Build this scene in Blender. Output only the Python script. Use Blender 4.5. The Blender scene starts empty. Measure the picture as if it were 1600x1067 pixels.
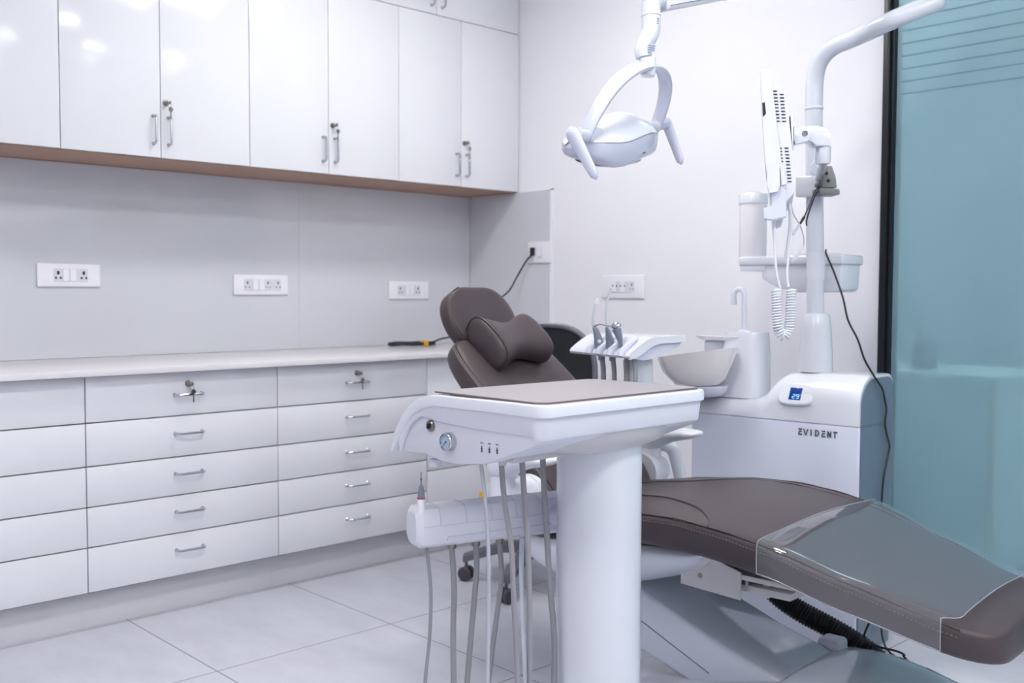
import bpy, bmesh, math
from mathutils import Vector, Matrix
from math import sin, cos, pi, radians

# ------------------------------------------------------------------ camera, world, light, exposure
scene = bpy.context.scene
CAM = Vector((0, 0, 1.10))
FPX = 1591.5
YAW, PITCH, ROLL = radians(46.62), radians(2.772), radians(0.175)
_r = Vector((cos(YAW), sin(YAW), 0)); _f = Vector((-sin(YAW), cos(YAW), 0)); _z = Vector((0, 0, 1))
FW = _f * cos(PITCH) - _z * sin(PITCH)
_U = _z * cos(PITCH) + _f * sin(PITCH)
RT = _r * cos(ROLL) + _U * sin(ROLL)
UP = -_r * sin(ROLL) + _U * cos(ROLL)
cd = bpy.data.cameras.new('camera')
cam = bpy.data.objects.new('camera', cd)
scene.collection.objects.link(cam)
cam.matrix_world = Matrix(((RT.x, UP.x, -FW.x, CAM.x), (RT.y, UP.y, -FW.y, CAM.y), (RT.z, UP.z, -FW.z, CAM.z), (0, 0, 0, 1)))
cd.sensor_width = 36; cd.lens = FPX * 36 / 1600
cd.clip_start = 0.05
cd.dof.use_dof = True; cd.dof.focus_distance = 2.15; cd.dof.aperture_fstop = 5.0
scene.camera = cam
scene.view_settings.view_transform = 'Standard'
scene.view_settings.look = 'None'
scene.view_settings.gamma = 1
scene.view_settings.use_curve_mapping = False
scene.view_settings.exposure = 0.75

world = bpy.data.worlds.new('world'); scene.world = world; world.use_nodes = True
world.node_tree.nodes['Background'].inputs[0].default_value = (0.8, 0.87, 1.0, 1)
world.node_tree.nodes['Background'].inputs[1].default_value = 0.6
CEIL = 2.75
PANEL_E = 19.5          # emission of the ceiling diffusers
ROOM_PANELS = [(-2.45, 2.15), (-1.15, 1.25), (0.30, 2.35), (0.35, 0.7), (-1.1, -0.6), (2.0, 2.4), (2.0, 0.5)]  # the panel behind the camera is an unseen fill, added for the drawers
BACK_FILL_PANELS = [(-1.6, 3.83), (0.3, 4.3), (2.0, 4.6)]  # unseen panels added to light the room behind the glass

# ------------------------------------------------------------------ measuring helpers: sight line met with a plane of the room
def ray(x, y):
    return FW + RT * ((x - 800) / FPX) - UP * ((y - 533.5) / FPX)
def on(ax, v, x, y):
    d = ray(x, y); return CAM + d * ((v - CAM[ax]) / d[ax])
def PX(x, y, v): return on(0, v, x, y)
def PY(x, y, v): return on(1, v, x, y)
def PZ(x, y, v): return on(2, v, x, y)
def W(x, y, depth): return CAM + ray(x, y) * depth
def camv(a, b, c): return RT * a + UP * b + FW * c      # a direction given right / up / ahead
PHI = radians(4)
CU = Vector((cos(PHI), sin(PHI), 0)); CV = Vector((-sin(PHI), cos(PHI), 0)); CO = Vector((-1.5, 2.17, 0))
def CH(u, v, z): return CO + CU * u + CV * v + Vector((0, 0, z))     # treatment chair frame
def PV(x, y, v):
    d = ray(x, y); return CAM + d * ((v - (CAM - CO).dot(CV)) / d.dot(CV))
V = Vector

# ------------------------------------------------------------------ materials
def lin(h):
    h = h.lstrip('#'); out = []
    for i in (0, 2, 4):
        c = int(h[i:i+2], 16) / 255
        out.append(c / 12.92 if c <= 0.04045 else ((c + 0.055) / 1.055) ** 2.4)
    return (*out, 1)
def mat(name, col, rough=0.4, metal=0, coat=0, spec=0.5, bump=None, noise=None, trans=0, emit=None, es=0, ior=1.45, sheen=0):
    m = bpy.data.materials.new(name); m.use_nodes = True
    nt = m.node_tree; b = nt.nodes['Principled BSDF']
    c = lin(col) if isinstance(col, str) else (*col, 1)
    b.inputs['Base Color'].default_value = c
    b.inputs['Roughness'].default_value = rough
    b.inputs['Metallic'].default_value = metal
    b.inputs['Coat Weight'].default_value = coat
    b.inputs['Coat Roughness'].default_value = 0.04
    b.inputs['Specular IOR Level'].default_value = spec
    b.inputs['Transmission Weight'].default_value = trans
    b.inputs['IOR'].default_value = ior
    b.inputs['Sheen Weight'].default_value = sheen
    if emit:
        b.inputs['Emission Color'].default_value = lin(emit); b.inputs['Emission Strength'].default_value = es
    tc = nt.nodes.new('ShaderNodeTexCoord')
    if bump:
        sc, st, dist = bump
        n = nt.nodes.new('ShaderNodeTexNoise'); n.inputs['Scale'].default_value = sc; n.inputs['Detail'].default_value = 3
        bp = nt.nodes.new('ShaderNodeBump'); bp.inputs['Strength'].default_value = st; bp.inputs['Distance'].default_value = dist
        nt.links.new(tc.outputs['Object'], n.inputs['Vector']); nt.links.new(n.outputs['Fac'], bp.inputs['Height'])
        nt.links.new(bp.outputs['Normal'], b.inputs['Normal'])
        if coat: nt.links.new(bp.outputs['Normal'], b.inputs['Coat Normal'])
    if noise:
        sc, col2, amt = noise
        n = nt.nodes.new('ShaderNodeTexNoise'); n.inputs['Scale'].default_value = sc; n.inputs['Detail'].default_value = 5
        mx = nt.nodes.new('ShaderNodeMix'); mx.data_type = 'RGBA'
        mr = nt.nodes.new('ShaderNodeMapRange'); mr.inputs['To Max'].default_value = amt
        nt.links.new(tc.outputs['Object'], n.inputs['Vector']); nt.links.new(n.outputs['Fac'], mr.inputs['Value'])
        nt.links.new(mr.outputs['Result'], mx.inputs[0]); mx.inputs[6].default_value = c; mx.inputs[7].default_value = lin(col2)
        nt.links.new(mx.outputs[2], b.inputs['Base Color'])
    return m

M = {}
M['paint'] = mat('white_wall_paint', '#e9e9f0', 0.75, spec=0.2, noise=(2.0, '#e4e4ec', 0.4))
M['ceiling'] = mat('ceiling_paint', '#eeeef2', 0.8, spec=0.2)
M['laminate'] = mat('glossy_white_laminate', '#e2e3e9', 0.12, spec=0.5, bump=(3.0, 0.05, 0.03), noise=(1.0, '#dcdee5', 0.5))
M['laminate_low'] = mat('satin_white_laminate', '#dedfe6', 0.28, spec=0.45, bump=(3.0, 0.05, 0.02), noise=(1.4, '#d9dae2', 0.5))
M['plinth'] = mat('plinth_laminate', '#d2d3da', 0.3, noise=(7.0, '#c6c5cb', 0.4))
M['carcass'] = mat('cabinet_edge_board', '#8d8078', 0.6)
M['wood'] = mat('brown_board_underside', '#b3917c', 0.5, noise=(9.0, '#a3806c', 0.6))
M['splash'] = mat('back_painted_glass', '#d0d2da', 0.06, spec=0.6, coat=0.3, noise=(1.0, '#c9ccd6', 0.6))
M['worktop'] = mat('cream_stone_worktop', '#dcdae0', 0.25, noise=(60, '#d2cdd0', 0.5))
M['plastic'] = mat('white_gloss_plastic', '#d9dce7', 0.16, coat=0.5, noise=(2.0, '#d3d7e2', 0.4))
M['plastic_matt'] = mat('white_satin_plastic', '#d6d8e3', 0.35, noise=(3.0, '#cfd2de', 0.4))
M['enamel'] = mat('white_enamelled_metal', '#d3d7e1', 0.2, coat=0.4, noise=(2.0, '#ccd1db', 0.4))
M['cool'] = mat('pale_lilac_plastic', '#ccd0e2', 0.22, coat=0.3, noise=(2.0, '#c5cadd', 0.4))
M['grey_panel'] = mat('grey_side_panel', '#647585', 0.25, coat=0.3, noise=(2.0, '#5c6d7e', 0.4))
M['bezel'] = mat('socket_plastic', '#eaeaf2', 0.3, noise=(5, '#e4e4ee', 0.3))
M['dark'] = mat('dark_hole', '#15161a', 0.6, noise=(20, '#202228', 0.4))
M['black'] = mat('black_rubber', '#17191d', 0.45, noise=(20, '#202226', 0.5))
M['cord'] = mat('dark_blue_black_cord', '#1c2630', 0.4, noise=(20, '#25303a', 0.5))
M['frame'] = mat('black_anodised_frame', '#0b0e16', 0.35, noise=(30, '#2a2c34', 0.25))
M['chrome'] = mat('chrome', '#c4c6cc', 0.12, metal=1, noise=(8, '#b2b4ba', 0.3))
M['steel'] = mat('dull_steel', '#8e8c8a', 0.3, metal=1, noise=(8, '#77726c', 0.5))
M['leather'] = mat('taupe_leatherette', '#483f43', 0.40, spec=0.33, bump=(140, 0.02, 0.001), noise=(3.0, '#433b3f', 0.6))
M['stitch'] = mat('taupe_thread', '#6c6265', 0.6, noise=(80, '#7a6d70', 0.5))
M['piping'] = mat('dark_seam', '#39302f', 0.5, noise=(30, '#453a3a', 0.5))
M['tray_mat'] = mat('warm_grey_silicone_mat', '#928d93', 0.5, noise=(60, '#8a858c', 0.5))
M['mat_edge'] = mat('brown_mat_edge', '#6e6064', 0.5, noise=(20, '#62555a', 0.4))
M['hose'] = mat('grey_silicone_hose', '#8f9096', 0.4, noise=(12, '#85858c', 0.5))
M['hose_light'] = mat('pale_grey_hose', '#aeb0ba', 0.35, noise=(12, '#a5a7b1', 0.5))
M['clear_hose'] = mat('milky_clear_hose', '#dbe2ea', 0.25, trans=0.15, noise=(12, '#d2dae4', 0.5))
M['grey_plastic'] = mat('mid_grey_plastic', '#7f8798', 0.35, noise=(12, '#747c8e', 0.5))
M['castor'] = mat('dark_grey_castor', '#4b4650', 0.4, noise=(12, '#413d47', 0.5))
M['star'] = mat('grey_star_base', '#6c6c78', 0.35, noise=(12, '#62626e', 0.5))
M['device'] = mat('taupe_grey_device', '#7b7f80', 0.4, noise=(12, '#6f7374', 0.5))
M['bowl'] = mat('smoked_glass_bowl', '#e8e5e7', 0.08, spec=0.6, coat=0.5, noise=(2, '#e0dddf', 0.5))
M['bottle'] = mat('milky_bottle', '#e8e6ec', 0.25, noise=(3, '#e2dfe7', 0.5))
M['yellow'] = mat('amber_plastic', '#e0a214', 0.35, noise=(12, '#cf920e', 0.5))
M['red'] = mat('red_ring', '#c01c2c', 0.35, noise=(12, '#ab1626', 0.5))
M['lcd'] = mat('blue_display', '#0e2f6e', 0.1, emit='#123a8a', es=0.25, noise=(4, '#0c2a64', 0.4))
M['digit'] = mat('display_digits', '#8ecbff', 0.4, emit='#8ecbff', es=0.9)
M['ink'] = mat('grey_lettering', '#50545c', 0.5, noise=(40, '#484c54', 0.4))
M['diff'] = mat('lit_diffuser', '#ffffff', 0.5, emit='#fffdf7', es=PANEL_E)
M['diff2'] = mat('far_fill_diffuser', '#ffffff', 0.5, emit='#f6fcff', es=PANEL_E*1.7)  # added far panels glow stronger to brighten the frosted glass
M['shell'] = mat('pale_casing', '#d3d7e2', 0.25, coat=0.25, noise=(2, '#ccd1dd', 0.5))
M['casing'] = mat('glossy_casing', '#c9cedb', 0.10, coat=0.6, noise=(2, '#c3c9d7', 0.4))
M['bracket'] = mat('cream_metal', '#c6c5c8', 0.45, noise=(6, '#bcbbbe', 0.5))
M['gauge'] = mat('pale_blue_dial', '#a9bcd4', 0.2, coat=0.5, noise=(30, '#95a9c4', 0.4))
M['gcab'] = mat('pale_green_unit', '#dff2e8', 0.5, noise=(2, '#d6ebe0', 0.5))
M['gcab_top'] = mat('pale_top', '#e2efe9', 0.4, noise=(2, '#d8e6df', 0.5))
M['gwall'] = mat('far_room_paint', '#c3d3d8', 0.8, noise=(0.7, '#a9bcc4', 0.8))

def floor_mat():
    m = bpy.data.materials.new('large_grey_floor_tiles'); m.use_nodes = True; nt = m.node_tree; N = nt.nodes; L = nt.links
    b = N['Principled BSDF']; tc = N.new('ShaderNodeTexCoord'); mp = N.new('ShaderNodeMapping')
    mp.inputs['Location'].default_value = (2.695, -0.754, 0)
    L.new(tc.outputs['Object'], mp.inputs['Vector'])
    br = N.new('ShaderNodeTexBrick'); br.offset = 0; br.squash = 1
    br.inputs['Scale'].default_value = 1; br.inputs['Brick Width'].default_value = 0.621; br.inputs['Row Height'].default_value = 0.621
    br.inputs['Mortar Size'].default_value = 0.0024; br.inputs['Mortar Smooth'].default_value = 0.1
    br.inputs['Color1'].default_value = (1, 1, 1, 1); br.inputs['Color2'].default_value = (0.97, 0.97, 0.97, 1); br.inputs['Mortar'].default_value = (0, 0, 0, 1)
    L.new(mp.outputs['Vector'], br.inputs['Vector'])
    n = N.new('ShaderNodeTexNoise'); n.inputs['Scale'].default_value = 2.6; n.inputs['Detail'].default_value = 8; n.inputs['Roughness'].default_value = 0.62
    mp2 = N.new('ShaderNodeMapping'); mp2.inputs['Scale'].default_value = (1, 2.2, 1); L.new(tc.outputs['Object'], mp2.inputs['Vector']); L.new(mp2.outputs['Vector'], n.inputs['Vector'])
    cr = N.new('ShaderNodeValToRGB'); cr.color_ramp.elements[0].position = 0.3; cr.color_ramp.elements[1].position = 0.72
    cr.color_ramp.elements[0].color = lin('#b9bac7'); cr.color_ramp.elements[1].color = lin('#cbccd8')
    L.new(n.outputs['Fac'], cr.inputs['Fac'])
    mx = N.new('ShaderNodeMix'); mx.data_type = 'RGBA'; mx.inputs[7].default_value = lin('#7c7c85')
    L.new(br.outputs['Fac'], mx.inputs[0]); L.new(cr.outputs['Color'], mx.inputs[6]); L.new(mx.outputs[2], b.inputs['Base Color'])
    b.inputs['Roughness'].default_value = 0.42; b.inputs['Specular IOR Level'].default_value = 0.35
    bp = N.new('ShaderNodeBump'); bp.inputs['Strength'].default_value = 0.3; bp.inputs['Distance'].default_value = 0.001; bp.invert = True
    L.new(br.outputs['Fac'], bp.inputs['Height']); L.new(bp.outputs['Normal'], b.inputs['Normal'])
    return m
M['floor'] = floor_mat()

def frost_mat(name, col, rough):
    m = bpy.data.materials.new(name); m.use_nodes = True; nt = m.node_tree; N = nt.nodes; L = nt.links
    N.remove(N['Principled BSDF']); o = N['Material Output']
    rf = N.new('ShaderNodeBsdfRefraction'); rf.inputs['Color'].default_value = lin(col); rf.inputs['Roughness'].default_value = rough; rf.inputs['IOR'].default_value = 1.2
    tr = N.new('ShaderNodeBsdfTranslucent'); tr.inputs['Color'].default_value = lin(col)
    df = N.new('ShaderNodeBsdfDiffuse'); df.inputs['Color'].default_value = lin('#98b7c8')
    gl = N.new('ShaderNodeBsdfGlossy'); gl.inputs['Roughness'].default_value = 0.12
    a = N.new('ShaderNodeMixShader'); a.inputs[0].default_value = 0.30; L.new(rf.outputs[0], a.inputs[1]); L.new(tr.outputs[0], a.inputs[2])
    b = N.new('ShaderNodeMixShader'); b.inputs[0].default_value = 0.30; L.new(a.outputs[0], b.inputs[1]); L.new(df.outputs[0], b.inputs[2])
    fr = N.new('ShaderNodeFresnel'); fr.inputs[0].default_value = 1.35
    c = N.new('ShaderNodeMixShader'); L.new(fr.outputs[0], c.inputs[0]); L.new(b.outputs[0], c.inputs[1]); L.new(gl.outputs[0], c.inputs[2])
    L.new(c.outputs[0], o.inputs['Surface']); return m
M['frost'] = frost_mat('frosted_teal_glass', '#cfdfe1', 0.09)
M['stripe'] = mat('clear_etched_stripe', '#6c8fa0', 0.25, noise=(3, '#658898', 0.5))
def film_mat():
    m = bpy.data.materials.new('clear_vinyl_sheet'); m.use_nodes = True; nt = m.node_tree; N = nt.nodes; L = nt.links
    N.remove(N['Principled BSDF']); o = N['Material Output']
    t = N.new('ShaderNodeBsdfTransparent'); t.inputs['Color'].default_value = (0.93, 0.94, 0.96, 1)
    g = N.new('ShaderNodeBsdfGlossy'); g.inputs['Roughness'].default_value = 0.05; g.inputs['Color'].default_value = (0.95, 0.96, 1, 1)
    d = N.new('ShaderNodeBsdfDiffuse'); d.inputs['Color'].default_value = (0.7, 0.75, 0.8, 1)
    f0 = N.new('ShaderNodeLayerWeight'); f0.inputs[0].default_value = 0.5
    pw = N.new('ShaderNodeMath'); pw.operation = 'POWER'; pw.inputs[1].default_value = 3.2; L.new(f0.outputs['Facing'], pw.inputs[0])
    f = N.new('ShaderNodeMath'); f.operation = 'MULTIPLY_ADD'; f.inputs[1].default_value = 0.75; f.inputs[2].default_value = 0.055; L.new(pw.outputs[0], f.inputs[0])
    tc = N.new('ShaderNodeTexCoord'); n = N.new('ShaderNodeTexNoise'); n.inputs['Scale'].default_value = 5
    bp = N.new('ShaderNodeBump'); bp.inputs['Strength'].default_value = 0.10; bp.inputs['Distance'].default_value = 0.02
    L.new(tc.outputs['Object'], n.inputs['Vector']); L.new(n.outputs['Fac'], bp.inputs['Height']); L.new(bp.outputs['Normal'], g.inputs['Normal'])
    m0 = N.new('ShaderNodeMixShader'); m0.inputs[0].default_value = 0.05; L.new(t.outputs[0], m0.inputs[1]); L.new(d.outputs[0], m0.inputs[2])
    mx = N.new('ShaderNodeMixShader'); L.new(f.outputs[0], mx.inputs[0]); L.new(m0.outputs[0], mx.inputs[1]); L.new(g.outputs[0], mx.inputs[2])
    L.new(mx.outputs[0], o.inputs['Surface']); return m
M['film'] = film_mat()
M['film_edge'] = mat('vinyl_edge', '#b9bcc8', 0.2, trans=0.5, noise=(9, '#adb0bd', 0.4))

# ------------------------------------------------------------------ mesh building
coll = scene.collection
def spline(pts, k=6):
    pts = [V(p) for p in pts]; out = []
    for i in range(len(pts) - 1):
        p0 = pts[max(i-1, 0)]; p1 = pts[i]; p2 = pts[i+1]; p3 = pts[min(i+2, len(pts)-1)]
        for j in range(k):
            t = j / k
            out.append(0.5 * ((2*p1) + (p2-p0)*t + (2*p0-5*p1+4*p2-p3)*t*t + (3*p1-p0-3*p2+p3)*t**3))
    out.append(pts[-1]); return out
class B:
    def __init__(s): s.bm = bmesh.new()
    def _add(s, t, bev=0, seg=2):
        if bev:
            bmesh.ops.recalc_face_normals(t, faces=t.faces)
            es = [e for e in t.edges if len(e.link_faces) == 2 and e.calc_face_angle(0) > 0.35]
            bmesh.ops.bevel(t, geom=es, offset=bev, segments=seg, profile=0.5, affect='EDGES', clamp_overlap=True)
        me = bpy.data.meshes.new('t'); t.to_mesh(me); t.free(); s.bm.from_mesh(me); bpy.data.meshes.remove(me); return s
    def box(s, a, b, bev=0, seg=2, X=None, Y=None, Z=None, O=None):
        t = bmesh.new(); vs = []
        for z in (a[2], b[2]):
            for x, y in ((a[0], a[1]), (b[0], a[1]), (b[0], b[1]), (a[0], b[1])):
                p = V((x, y, z))
                if X is not None: p = O + X*x + Y*y + Z*z
                vs.append(t.verts.new(p))
        for f in ((3,2,1,0), (4,5,6,7), (0,1,5,4), (1,2,6,5), (2,3,7,6), (3,0,4,7)): t.faces.new([vs[i] for i in f])
        bmesh.ops.recalc_face_normals(t, faces=t.faces)
        return s._add(t, bev, seg)
    def cbox(s, a, b, bev=0, seg=2): return s.box(a, b, bev, seg, CU, CV, V((0,0,1)), CO)
    def prism(s, pts, O, X, Y, Z, h0, h1, bev=0, seg=2):
        t = bmesh.new(); r = []
        for h in (h0, h1): r.append([t.verts.new(O + X*p[0] + Y*p[1] + Z*h) for p in pts])
        n = len(pts); t.faces.new(r[0][::-1]); t.faces.new(r[1])
        for i in range(n): t.faces.new((r[0][i], r[0][(i+1) % n], r[1][(i+1) % n], r[1][i]))
        bmesh.ops.recalc_face_normals(t, faces=t.faces)
        return s._add(t, bev, seg)
    def loft(s, rings, cap=True, closed=True):
        t = bmesh.new(); R = [[t.verts.new(p) for p in r] for r in rings]; n = len(rings[0])
        for a, b in zip(R, R[1:]):
            for i in range(n if closed else n-1): t.faces.new((a[i], a[(i+1) % n], b[(i+1) % n], b[i]))
        if cap and closed:
            t.faces.new(R[0][::-1]); t.faces.new(R[-1])
        bmesh.ops.recalc_face_normals(t, faces=t.faces)
        return s._add(t)
    def tube(s, pts, r, n=14, smooth=0, cap=True, flat=None):
        pts = spline(pts, smooth) if smooth else [V(p) for p in pts]
        m = len(pts)
        rs = [r] * m if not isinstance(r, (list, tuple)) else [r[min(int(i*(len(r)-1)/(m-1)), len(r)-2)] + (r[min(int(i*(len(r)-1)/(m-1)), len(r)-2)+1] - r[min(int(i*(len(r)-1)/(m-1)), len(r)-2)]) * (i*(len(r)-1)/(m-1) - min(int(i*(len(r)-1)/(m-1)), len(r)-2)) for i in range(m)]
        tg = [(pts[min(i+1, m-1)] - pts[max(i-1, 0)]).normalized() for i in range(m)]
        a = flat if flat is not None else (V((0,0,1)) if abs(tg[0].z) < 0.9 else V((1,0,0)))
        a = (a - tg[0]*a.dot(tg[0])).normalized(); rings = []
        for i in range(m):
            a = (a - tg[i]*a.dot(tg[i])).normalized(); b = tg[i].cross(a)
            rings.append([pts[i] + (a*cos(2*pi*k/n) + b*sin(2*pi*k/n)) * rs[i] for k in range(n)])
        return s.loft(rings, cap)
    def lathe(s, prof, c, ax=V((0,0,1)), n=32, sx=1.0, xd=None):
        ax = ax.normalized(); a = xd if xd is not None else (V((1,0,0)) if abs(ax.x) < 0.9 else V((0,1,0)))
        a = (a - ax*a.dot(ax)).normalized(); b = ax.cross(a)
        return s.loft([[V(c) + ax*h + (a*cos(2*pi*k/n)*sx + b*sin(2*pi*k/n)) * max(r, 1e-4) for k in range(n)] for r, h in prof])
    def ball(s, c, r, n=20, sc=(1,1,1), ax=None):
        rings = []
        A = ax or (V((1,0,0)), V((0,1,0)), V((0,0,1)))
        for i in range(1, n//2):
            th = pi*i/(n//2)
            rings.append([V(c) + A[0]*(r*sc[0]*sin(th)*cos(2*pi*k/n)) + A[1]*(r*sc[1]*sin(th)*sin(2*pi*k/n)) + A[2]*(r*sc[2]*cos(th)) for k in range(n)])
        return s.loft(rings)
    def build(s, name, m, parent=None, loc=None, sub=0, ang=35, solid=0, mats=None):
        me = bpy.data.meshes.new(name)
        L = V(loc) if loc is not None else (parent_world(parent) if parent else V((0,0,0)))
        if loc is None and not parent:
            xs = [v.co for v in s.bm.verts]
            L = V(((min(p.x for p in xs)+max(p.x for p in xs))/2, (min(p.y for p in xs)+max(p.y for p in xs))/2, min(p.z for p in xs)))
        for v in s.bm.verts: v.co -= L
        s.bm.to_mesh(me); s.bm.free()
        me.materials.append(m)
        me.shade_smooth(); me.set_sharp_from_angle(angle=radians(ang))
        o = bpy.data.objects.new(name, me); coll.objects.link(o)
        if parent: o.parent = parent
        else: o.location = L
        if solid:
            md = o.modifiers.new('thickness', 'SOLIDIFY'); md.thickness = solid; md.offset = 0
        if sub:
            md = o.modifiers.new('smooth', 'SUBSURF'); md.levels = sub; md.render_levels = sub
        return o
def parent_world(p):
    v = V((0,0,0))
    while p: v = v + p.location; p = p.parent
    return v
def thing(name, loc, label, cat, group=None):
    o = bpy.data.objects.new(name, None); coll.objects.link(o); o.location = loc; o.empty_display_size = 0.05
    return tag(o, label, cat, group)
def tag(o, label, cat, group=None):
    o['label'] = label; o['category'] = cat
    if group: o['group'] = group
    return o
def struct(o): o['kind'] = 'structure'; return o
Xv, Yv, Zv = V((1,0,0)), V((0,1,0)), V((0,0,1))

# ================================================================== SETTING
WX, BY = -3.88, 3.37          # left wall plane, back wall plane
RX, FY = 3.0, -2.4
GX0 = -1.69                   # where the glass partition starts on the back wall
struct(B().box((WX-0.1, FY-0.1, -0.1), (RX+0.1, 6.6, 0)).build('floor', M['floor'], loc=(0,0,0)))
struct(B().box((WX-0.1, FY-0.1, CEIL), (RX+0.1, 6.6, CEIL+0.1)).build('ceiling', M['ceiling']))
struct(B().box((WX-0.1, FY, 0), (WX, BY+0.1, CEIL)).build('wall_left', M['paint']))
struct(B().box((WX, BY, 0), (GX0, BY+0.12, CEIL)).build('wall_back', M['paint']))
struct(B().box((RX, FY, 0), (RX+0.1, 6.5, CEIL)).build('wall_right', M['paint']))
struct(B().box((WX, FY-0.1, 0), (RX, FY, CEIL)).build('wall_front', M['paint']))
struct(B().box((WX, 6.5, 0), (RX+0.1, 6.6, CEIL)).build('wall_far', M['gwall']))
struct(B().box((GX0-0.9, BY+0.12, 0), (GX0-0.8, 6.5, CEIL)).build('wall_passage', M['gwall']))

win = bpy.data.objects.new('window_1', None); coll.objects.link(win); win.location = (GX0, BY, 0); struct(win)
fr = B()
fr.box((GX0, BY-0.035, 0), (GX0+0.022, BY+0.05, CEIL), 0.002)
fr.box((GX0+0.022, BY-0.02, 0), (GX0+0.032, BY+0.05, CEIL), 0.001)
fr.box((GX0+0.032, BY-0.004, 0), (RX-0.002, BY+0.05, 0.05)); fr.box((GX0+0.032, BY-0.004, CEIL-0.05), (RX-0.002, BY+0.05, CEIL))
fr.build('frame', M['frame'], win)
pane = B().box((GX0+0.034, BY+0.002, 0.05), (RX-0.005, BY+0.012, CEIL-0.05)).build('pane', M['frost'], win)
st = B()
zs = [1.777 + 0.0425*i for i in range(0, 14)] + [1.345]
for z in zs[:-1]: st.box((GX0+0.05, BY-0.0005, z-0.0020), (RX-0.02, BY+0.0010, z+0.0020))
so = st.build('stripe', M['stripe'], win)

# ------------------------------------------------ ceiling lights and added fill panels
for i, (x, y) in enumerate(ROOM_PANELS + BACK_FILL_PANELS):
    where = ['in the row nearest the wall cabinets', 'above the treatment chair', 'in the middle row, nearer the glass', 'in the middle row, nearer the camera', 'behind the camera, unseen, added as fill',
             'in the far right row, nearer the glass', 'in the far right row, nearer the camera', 'added unseen as fill behind the frosted glass, left one', 'added unseen as fill behind the frosted glass, middle one', 'added unseen as fill behind the frosted glass, right one'][i]
    t = thing('ceiling_light', (x, y, CEIL-0.03), 'long white recessed ceiling light ' + where, 'light', 'ceiling lights')
    f = B()
    f.box((x-0.17, y-0.42, CEIL-0.02), (x-0.15, y+0.42, CEIL), 0.002); f.box((x+0.15, y-0.42, CEIL-0.02), (x+0.17, y+0.42, CEIL), 0.002)
    f.box((x-0.15, y-0.42, CEIL-0.02), (x+0.15, y-0.40, CEIL), 0.002); f.box((x-0.15, y+0.40, CEIL-0.02), (x+0.15, y+0.42, CEIL), 0.002)
    f.build('frame', M['plastic_matt'], t)
    B().box((x-0.148, y-0.398, CEIL-0.012), (x+0.148, y+0.398, CEIL-0.002)).build('diffuser', M['diff'] if y < BY else M['diff2'], t)

# ================================================================== CABINETS
UX, UZ, UZ2 = -3.52, 1.575, 2.312
GAP = 0.0015
def bar_handle(c, d, out, L=0.096, r=0.0045, st=0.026):
    b = B(); c, d, out = V(c), V(d), V(out)
    p = [c - d*L/2, c - d*L/2 + out*(st-0.008), c - d*(L/2-0.008) + out*st, c + d*(L/2-0.008) + out*st, c + d*L/2 + out*(st-0.008), c + d*L/2]
    b.tube(p, r, 10)
    for e in (p[0], p[-1]): b.lathe([(0.0001, 0), (0.0065, 0.0), (0.0065, 0.002), (0.0048, 0.004)], e, out, 14)
    return b
def lock_and_key(c, out, front, side=Yv):
    """round cam lock with a key hanging on its ring"""
    c = V(c)
    lk = B().lathe([(0.0105, 0), (0.0105, 0.004), (0.009, 0.006), (0.0065, 0.0065), (0.006, 0.018), (0.0075, 0.019), (0.0075, 0.030), (0.004, 0.032)], c, out, 20).build('lock', M['steel'], front)
    k = B()
    k.lathe([(0.0085, -0.0007), (0.0085, 0.0007)], c + out*0.034 + side*0.004 + V((0,0,-0.026)), out, 16)
    k.box((-0.0022, -0.0007, -0.03), (0.0022, 0.0007, 0), X=side, Y=out, Z=Zv, O=c + out*0.034 + side*0.004 + V((0,0,-0.032)))
    k.tube([c + out*0.031 + side*(0.007*sin(a)) + V((0,0,-0.011+0.0085*cos(a))) for a in [2*pi*i/14 for i in range(15)]], 0.0006, 6)
    k.build('key', M['steel'], front)
edges = [0.552, 0.904, 1.255, 1.603, 1.954, 2.306, 2.659, 3.008, 3.366]
wlab = ['leftmost over the counter, only one bare door showing', 'second from the left, keyed lock on its right door',
        'third from the left, two handles at its centre seam', 'rightmost, touching the white back wall']
walls_pairs = [(0, 1, 2), (2, 3, 4), (4, 5, 6), (6, 7, 8)]
# door seams measured: the first unit stops at 1.255, then pairs
walls_pairs = [(0.552, 0.904, 1.255), (1.255, 1.603, 1.954), (1.954, 2.306, 2.659), (2.659, 3.008, 3.366)]
for i, (y0, ym, y1) in enumerate(walls_pairs):
    t = thing('wall_cabinet', (UX-0.17, (y0+y1)/2, UZ), 'white wall cabinet, ' + wlab[i], 'cabinet', 'lower row of wall cabinets')
    B().box((WX+0.001, y0+0.0005, UZ), (UX-0.019, y1-0.0005, UZ2-0.001)).build('body', M['carcass'], t)
    B().box((WX+0.001, y0+0.0005, UZ-0.003), (UX-0.019, y1-0.0005, UZ-0.0002)).build('underside', M['wood'], t)
    for a, b_, side in ((y0, ym, 1), (ym, y1, -1)):
        d = B().box((UX-0.018, a+GAP, UZ), (UX, b_-GAP, UZ2-GAP), 0.0012).build('door', M['laminate'], t)
        hy = (b_-0.028) if side > 0 else (a+0.028)
        bar_handle((UX, hy, UZ+0.096), Zv, Xv).build('handle', M['chrome'], d)
        if side < 0 and i > 0: lock_and_key((UX, a+0.018, UZ+0.195), Xv, d)
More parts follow.
